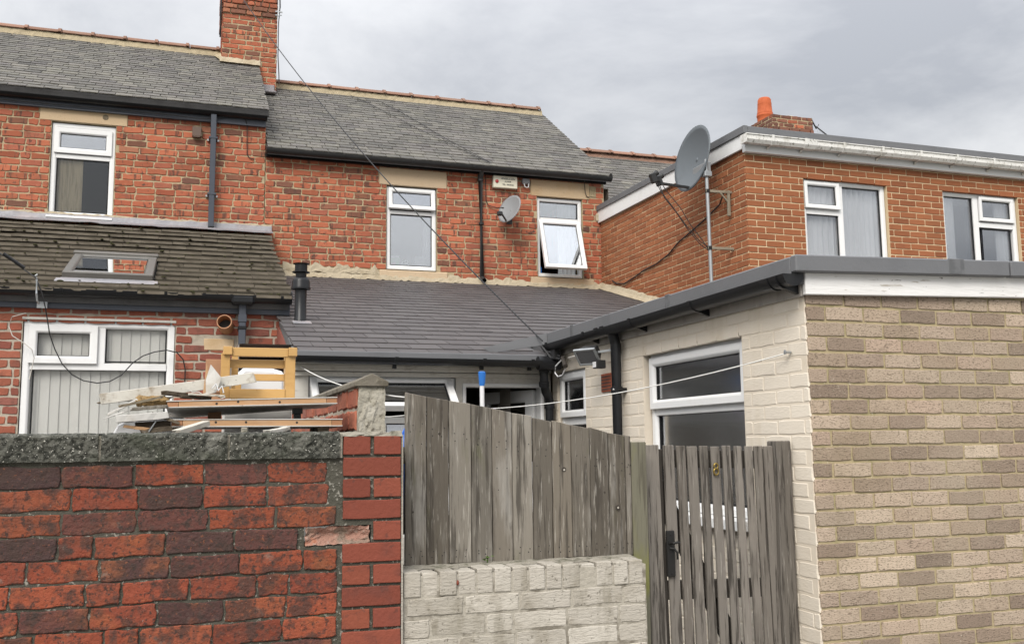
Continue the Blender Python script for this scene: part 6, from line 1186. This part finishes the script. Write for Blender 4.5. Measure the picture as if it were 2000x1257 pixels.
# dropwire across the view
m = MB(); A = Vector((0.52, 14.66, 8.72)); B = Vector((2.66, 7.10, 2.50)); pts = []
for i in range(25):
    t_ = i/24; p = A.lerp(B, t_); p.z -= 0.22*4*t_*(1-t_); pts.append(p)
m.tube(pts, 0.006, 6); tag(m.build('telephone_wire', M_CABLE, None, smooth=True), 'black overhead wire slanting from the chimney down to the gutter corner', 'wire')
# ================================================================== FLOODLIGHT and bits in the corner
fl2 = thing('floodlight', 'outdoor floodlight with motion sensor under the black gutter', 'floodlight', (2.76, 6.15, 2.3))
Mf = Matrix.Translation((2.665, 6.17, 2.315)) @ Matrix.Rotation(rad(30), 4, 'Z') @ Matrix.Rotation(rad(-38), 4, 'Y')
m = MB(); m.add([Mf @ Vector(p) for p in ((-0.04, -0.085, -0.06), (-0.04, 0.085, -0.06), (-0.04, 0.085, 0.06), (-0.04, -0.085, 0.06), (0.05, -0.055, -0.035), (0.05, 0.055, -0.035), (0.05, 0.055, 0.035), (0.05, -0.055, 0.035))], [(0, 1, 2, 3), (7, 6, 5, 4), (0, 4, 5, 1), (1, 5, 6, 2), (2, 6, 7, 3), (3, 7, 4, 0)]); m.build('lamp_body', M_DGREY, fl2, bevel=0.006)
m = MB(); m.ring(Mf @ Matrix(((0, 1, 0, -0.046), (1, 0, 0, 0), (0, 0, 1, 0), (0, 0, 0, 1))), -0.092, 0.092, -0.066, 0.066, 0.016, -0.006, 0.012); m.build('lamp_bezel', M_GALV, fl2, bevel=0.002)
m = MB(); m.box(-0.048, -0.042, -0.078, 0.078, -0.052, 0.052, Mf); m.build('lamp_glass', simple('lamp_glass', (0.25, 0.25, 0.26), 0.1, 0.6), fl2)
m = MB(); m.bar((2.69, 6.12, 2.30), (2.70, 6.10, 2.26), 0.015, 0.015); m.box(2.665, 2.735, 6.06, 6.13, 2.205, 2.262); m.build('sensor', M_DGREY, fl2, bevel=0.004)
m = MB(); m.box(2.660, 2.664, 6.07, 6.12, 2.212, 2.25); m.build('sensor_lens', M_WHITE, fl2)
m = MB(); m.bar((2.70, 6.12, 2.32), (2.81, 6.02, 2.335), 0.02, 0.015); m.box(2.798, 2.812, 5.98, 6.06, 2.30, 2.37); m.build('wall_bracket', M_GALV, fl2)
m = MB(); m.tube([(2.66, 6.24, 2.335), (2.70, 6.45, 2.33), (2.73, 6.65, 2.335), (2.75, 6.78, 2.34)], 0.006, 6); tag(m.build('lamp_cable', M_UPVC2, None, smooth=True), 'pale cable running from the floodlight to the gutter corner', 'cable')
cc_ = thing('cable_camera', 'small dark camera-like fitting with looped white cable at the gutter corner', 'camera', (2.72, 6.85, 2.3))
m = MB(); m.tube([(2.735, 6.86, 2.345), (2.70, 6.72, 2.27)], 0.018, 10); m.build('barrel', M_RAIL, cc_, smooth=True)
m = MB(); m.tube([(2.74, 6.88, 2.34), (2.72, 6.98, 2.29), (2.715, 6.98, 2.24), (2.715, 6.92, 2.205), (2.715, 6.83, 2.21), (2.72, 6.78, 2.25), (2.725, 6.76, 2.29)], 0.005, 6); m.build('looped_cable', M_WHITE, cc_, smooth=True)
m = MB(); m.tube([(2.66, 7.12, 2.46), (2.68, 7.10, 2.42), (2.72, 7.0, 2.39), (2.74, 6.92, 2.36)], 0.012, 6); m.tube([(2.66, 7.08, 2.44), (2.70, 7.02, 2.36), (2.73, 6.9, 2.34)], 0.010, 6); m.box(2.70, 2.76, 6.95, 7.05, 2.35, 2.42); m.build('wire_bundle', M_CABLE, cc_)
# ================================================================== WASHING LINES, BRUSH, PEG, BLUE SHEET
def line(nm, lab, pts, r=0.0032):
    m = MB(); m.tube(pts, r, 6); tag(m.build(nm, M_ROPE, None, smooth=True), lab, 'washing line')
A = Vector((0.80, 7.28, 2.285)); B = Vector((0.892, 3.99, 1.895)); line('washing_line', 'white washing line from the lean-to corner to the fence top', [A.lerp(B, i/14)+Vector((0, 0, -0.10*4*(i/14)*(1-i/14)*0.4)) for i in range(15)])
A = Vector((2.808, 4.03, 2.128)); B = Vector((1.86, 6.3, 1.93)); line('washing_line', 'white washing line crossing the cream wall window to the yard', [A.lerp(B, i/16)+Vector((0, 0, -0.11*4*(i/16)*(1-i/16)*0.5)) for i in range(17)]+[Vector((1.4, 6.9, 1.90)), Vector((0.95, 7.25, 1.92))])
m = MB(); m.box(1.915, 1.955, 6.10, 6.125, 1.895, 1.925); m.box(1.918, 1.952, 6.13, 6.145, 1.88, 1.93); tag(m.build('clothes_peg', M_LILAC, None, bevel=0.003), 'lilac clothes peg on the washing line above the fence', 'peg')
m = MB(); m.lathe([(0.006, 0), (0.006, 0.03), (0.012, 0.034), (0, 0.036)], Matrix.Translation((2.812, 4.03, 2.128)) @ Matrix.Rotation(rad(-90), 4, 'Y'), 8); tag(m.build('wall_hook', M_GALV, None), 'small metal hook holding the washing line on the cream wall', 'hook')
bs = thing('broom', 'upright broom with white pole and blue grip behind the fence', 'broom', (1.885, 6.2, 0.02))
m = MB(); m.tube([(1.895, 6.2, 0.12), (1.884, 6.2, 2.10)], 0.0155, 14); m.build('pole', M_WHITE, bs, smooth=True)
m = MB(); m.lathe([(0.017, 0), (0.019, 0.01), (0.024, 0.08), (0.0255, 0.092), (0.02, 0.096), (0, 0.096)], Matrix.Translation((1.884, 6.2, 2.085)), 16); gp = m.build('grip', M_BLUE, bs, smooth=True)
for k in range(5):
    a = -2.6+k*0.5; m = MB(); m.bar((1.884+0.0195*math.cos(a), 6.2+0.0195*math.sin(a), 2.10), (1.884+0.025*math.cos(a), 6.2+0.025*math.sin(a), 2.168), 0.004, 0.003); m.build('grip_rib', M_BLUE, gp)
m = MB(); m.box(1.75, 2.04, 6.16, 6.24, 0.07, 0.12); m.box(1.755, 2.035, 6.165, 6.235, 0.02, 0.07); m.build('broom_head', M_BLUE, bs, bevel=0.004)
rg = random.Random(3); m = MB(); vs = []; n_ = 8
for j in range(n_+1):
    for i in range(5): vs.append((0.872+0.016*i-0.012*math.sin(j/n_*3)+0.018*max(0, 1-j/1.5)*(1-i/4), 4.115+0.012*math.sin(i*1.7+j*0.6), 1.792-0.012*abs(i-3)-0.05*j))
m.add(vs, [(j*5+i, j*5+i+1, j*5+6+i, j*5+5+i) for j in range(n_) for i in range(4)]); o = tag(m.build('blue_sheet', M_BLUESH, None, smooth=True), 'scrap of bright blue sheet hanging between the pier and the fence', 'sheet'); md = o.modifiers.new('thick', 'SOLIDIFY'); md.thickness = 0.003
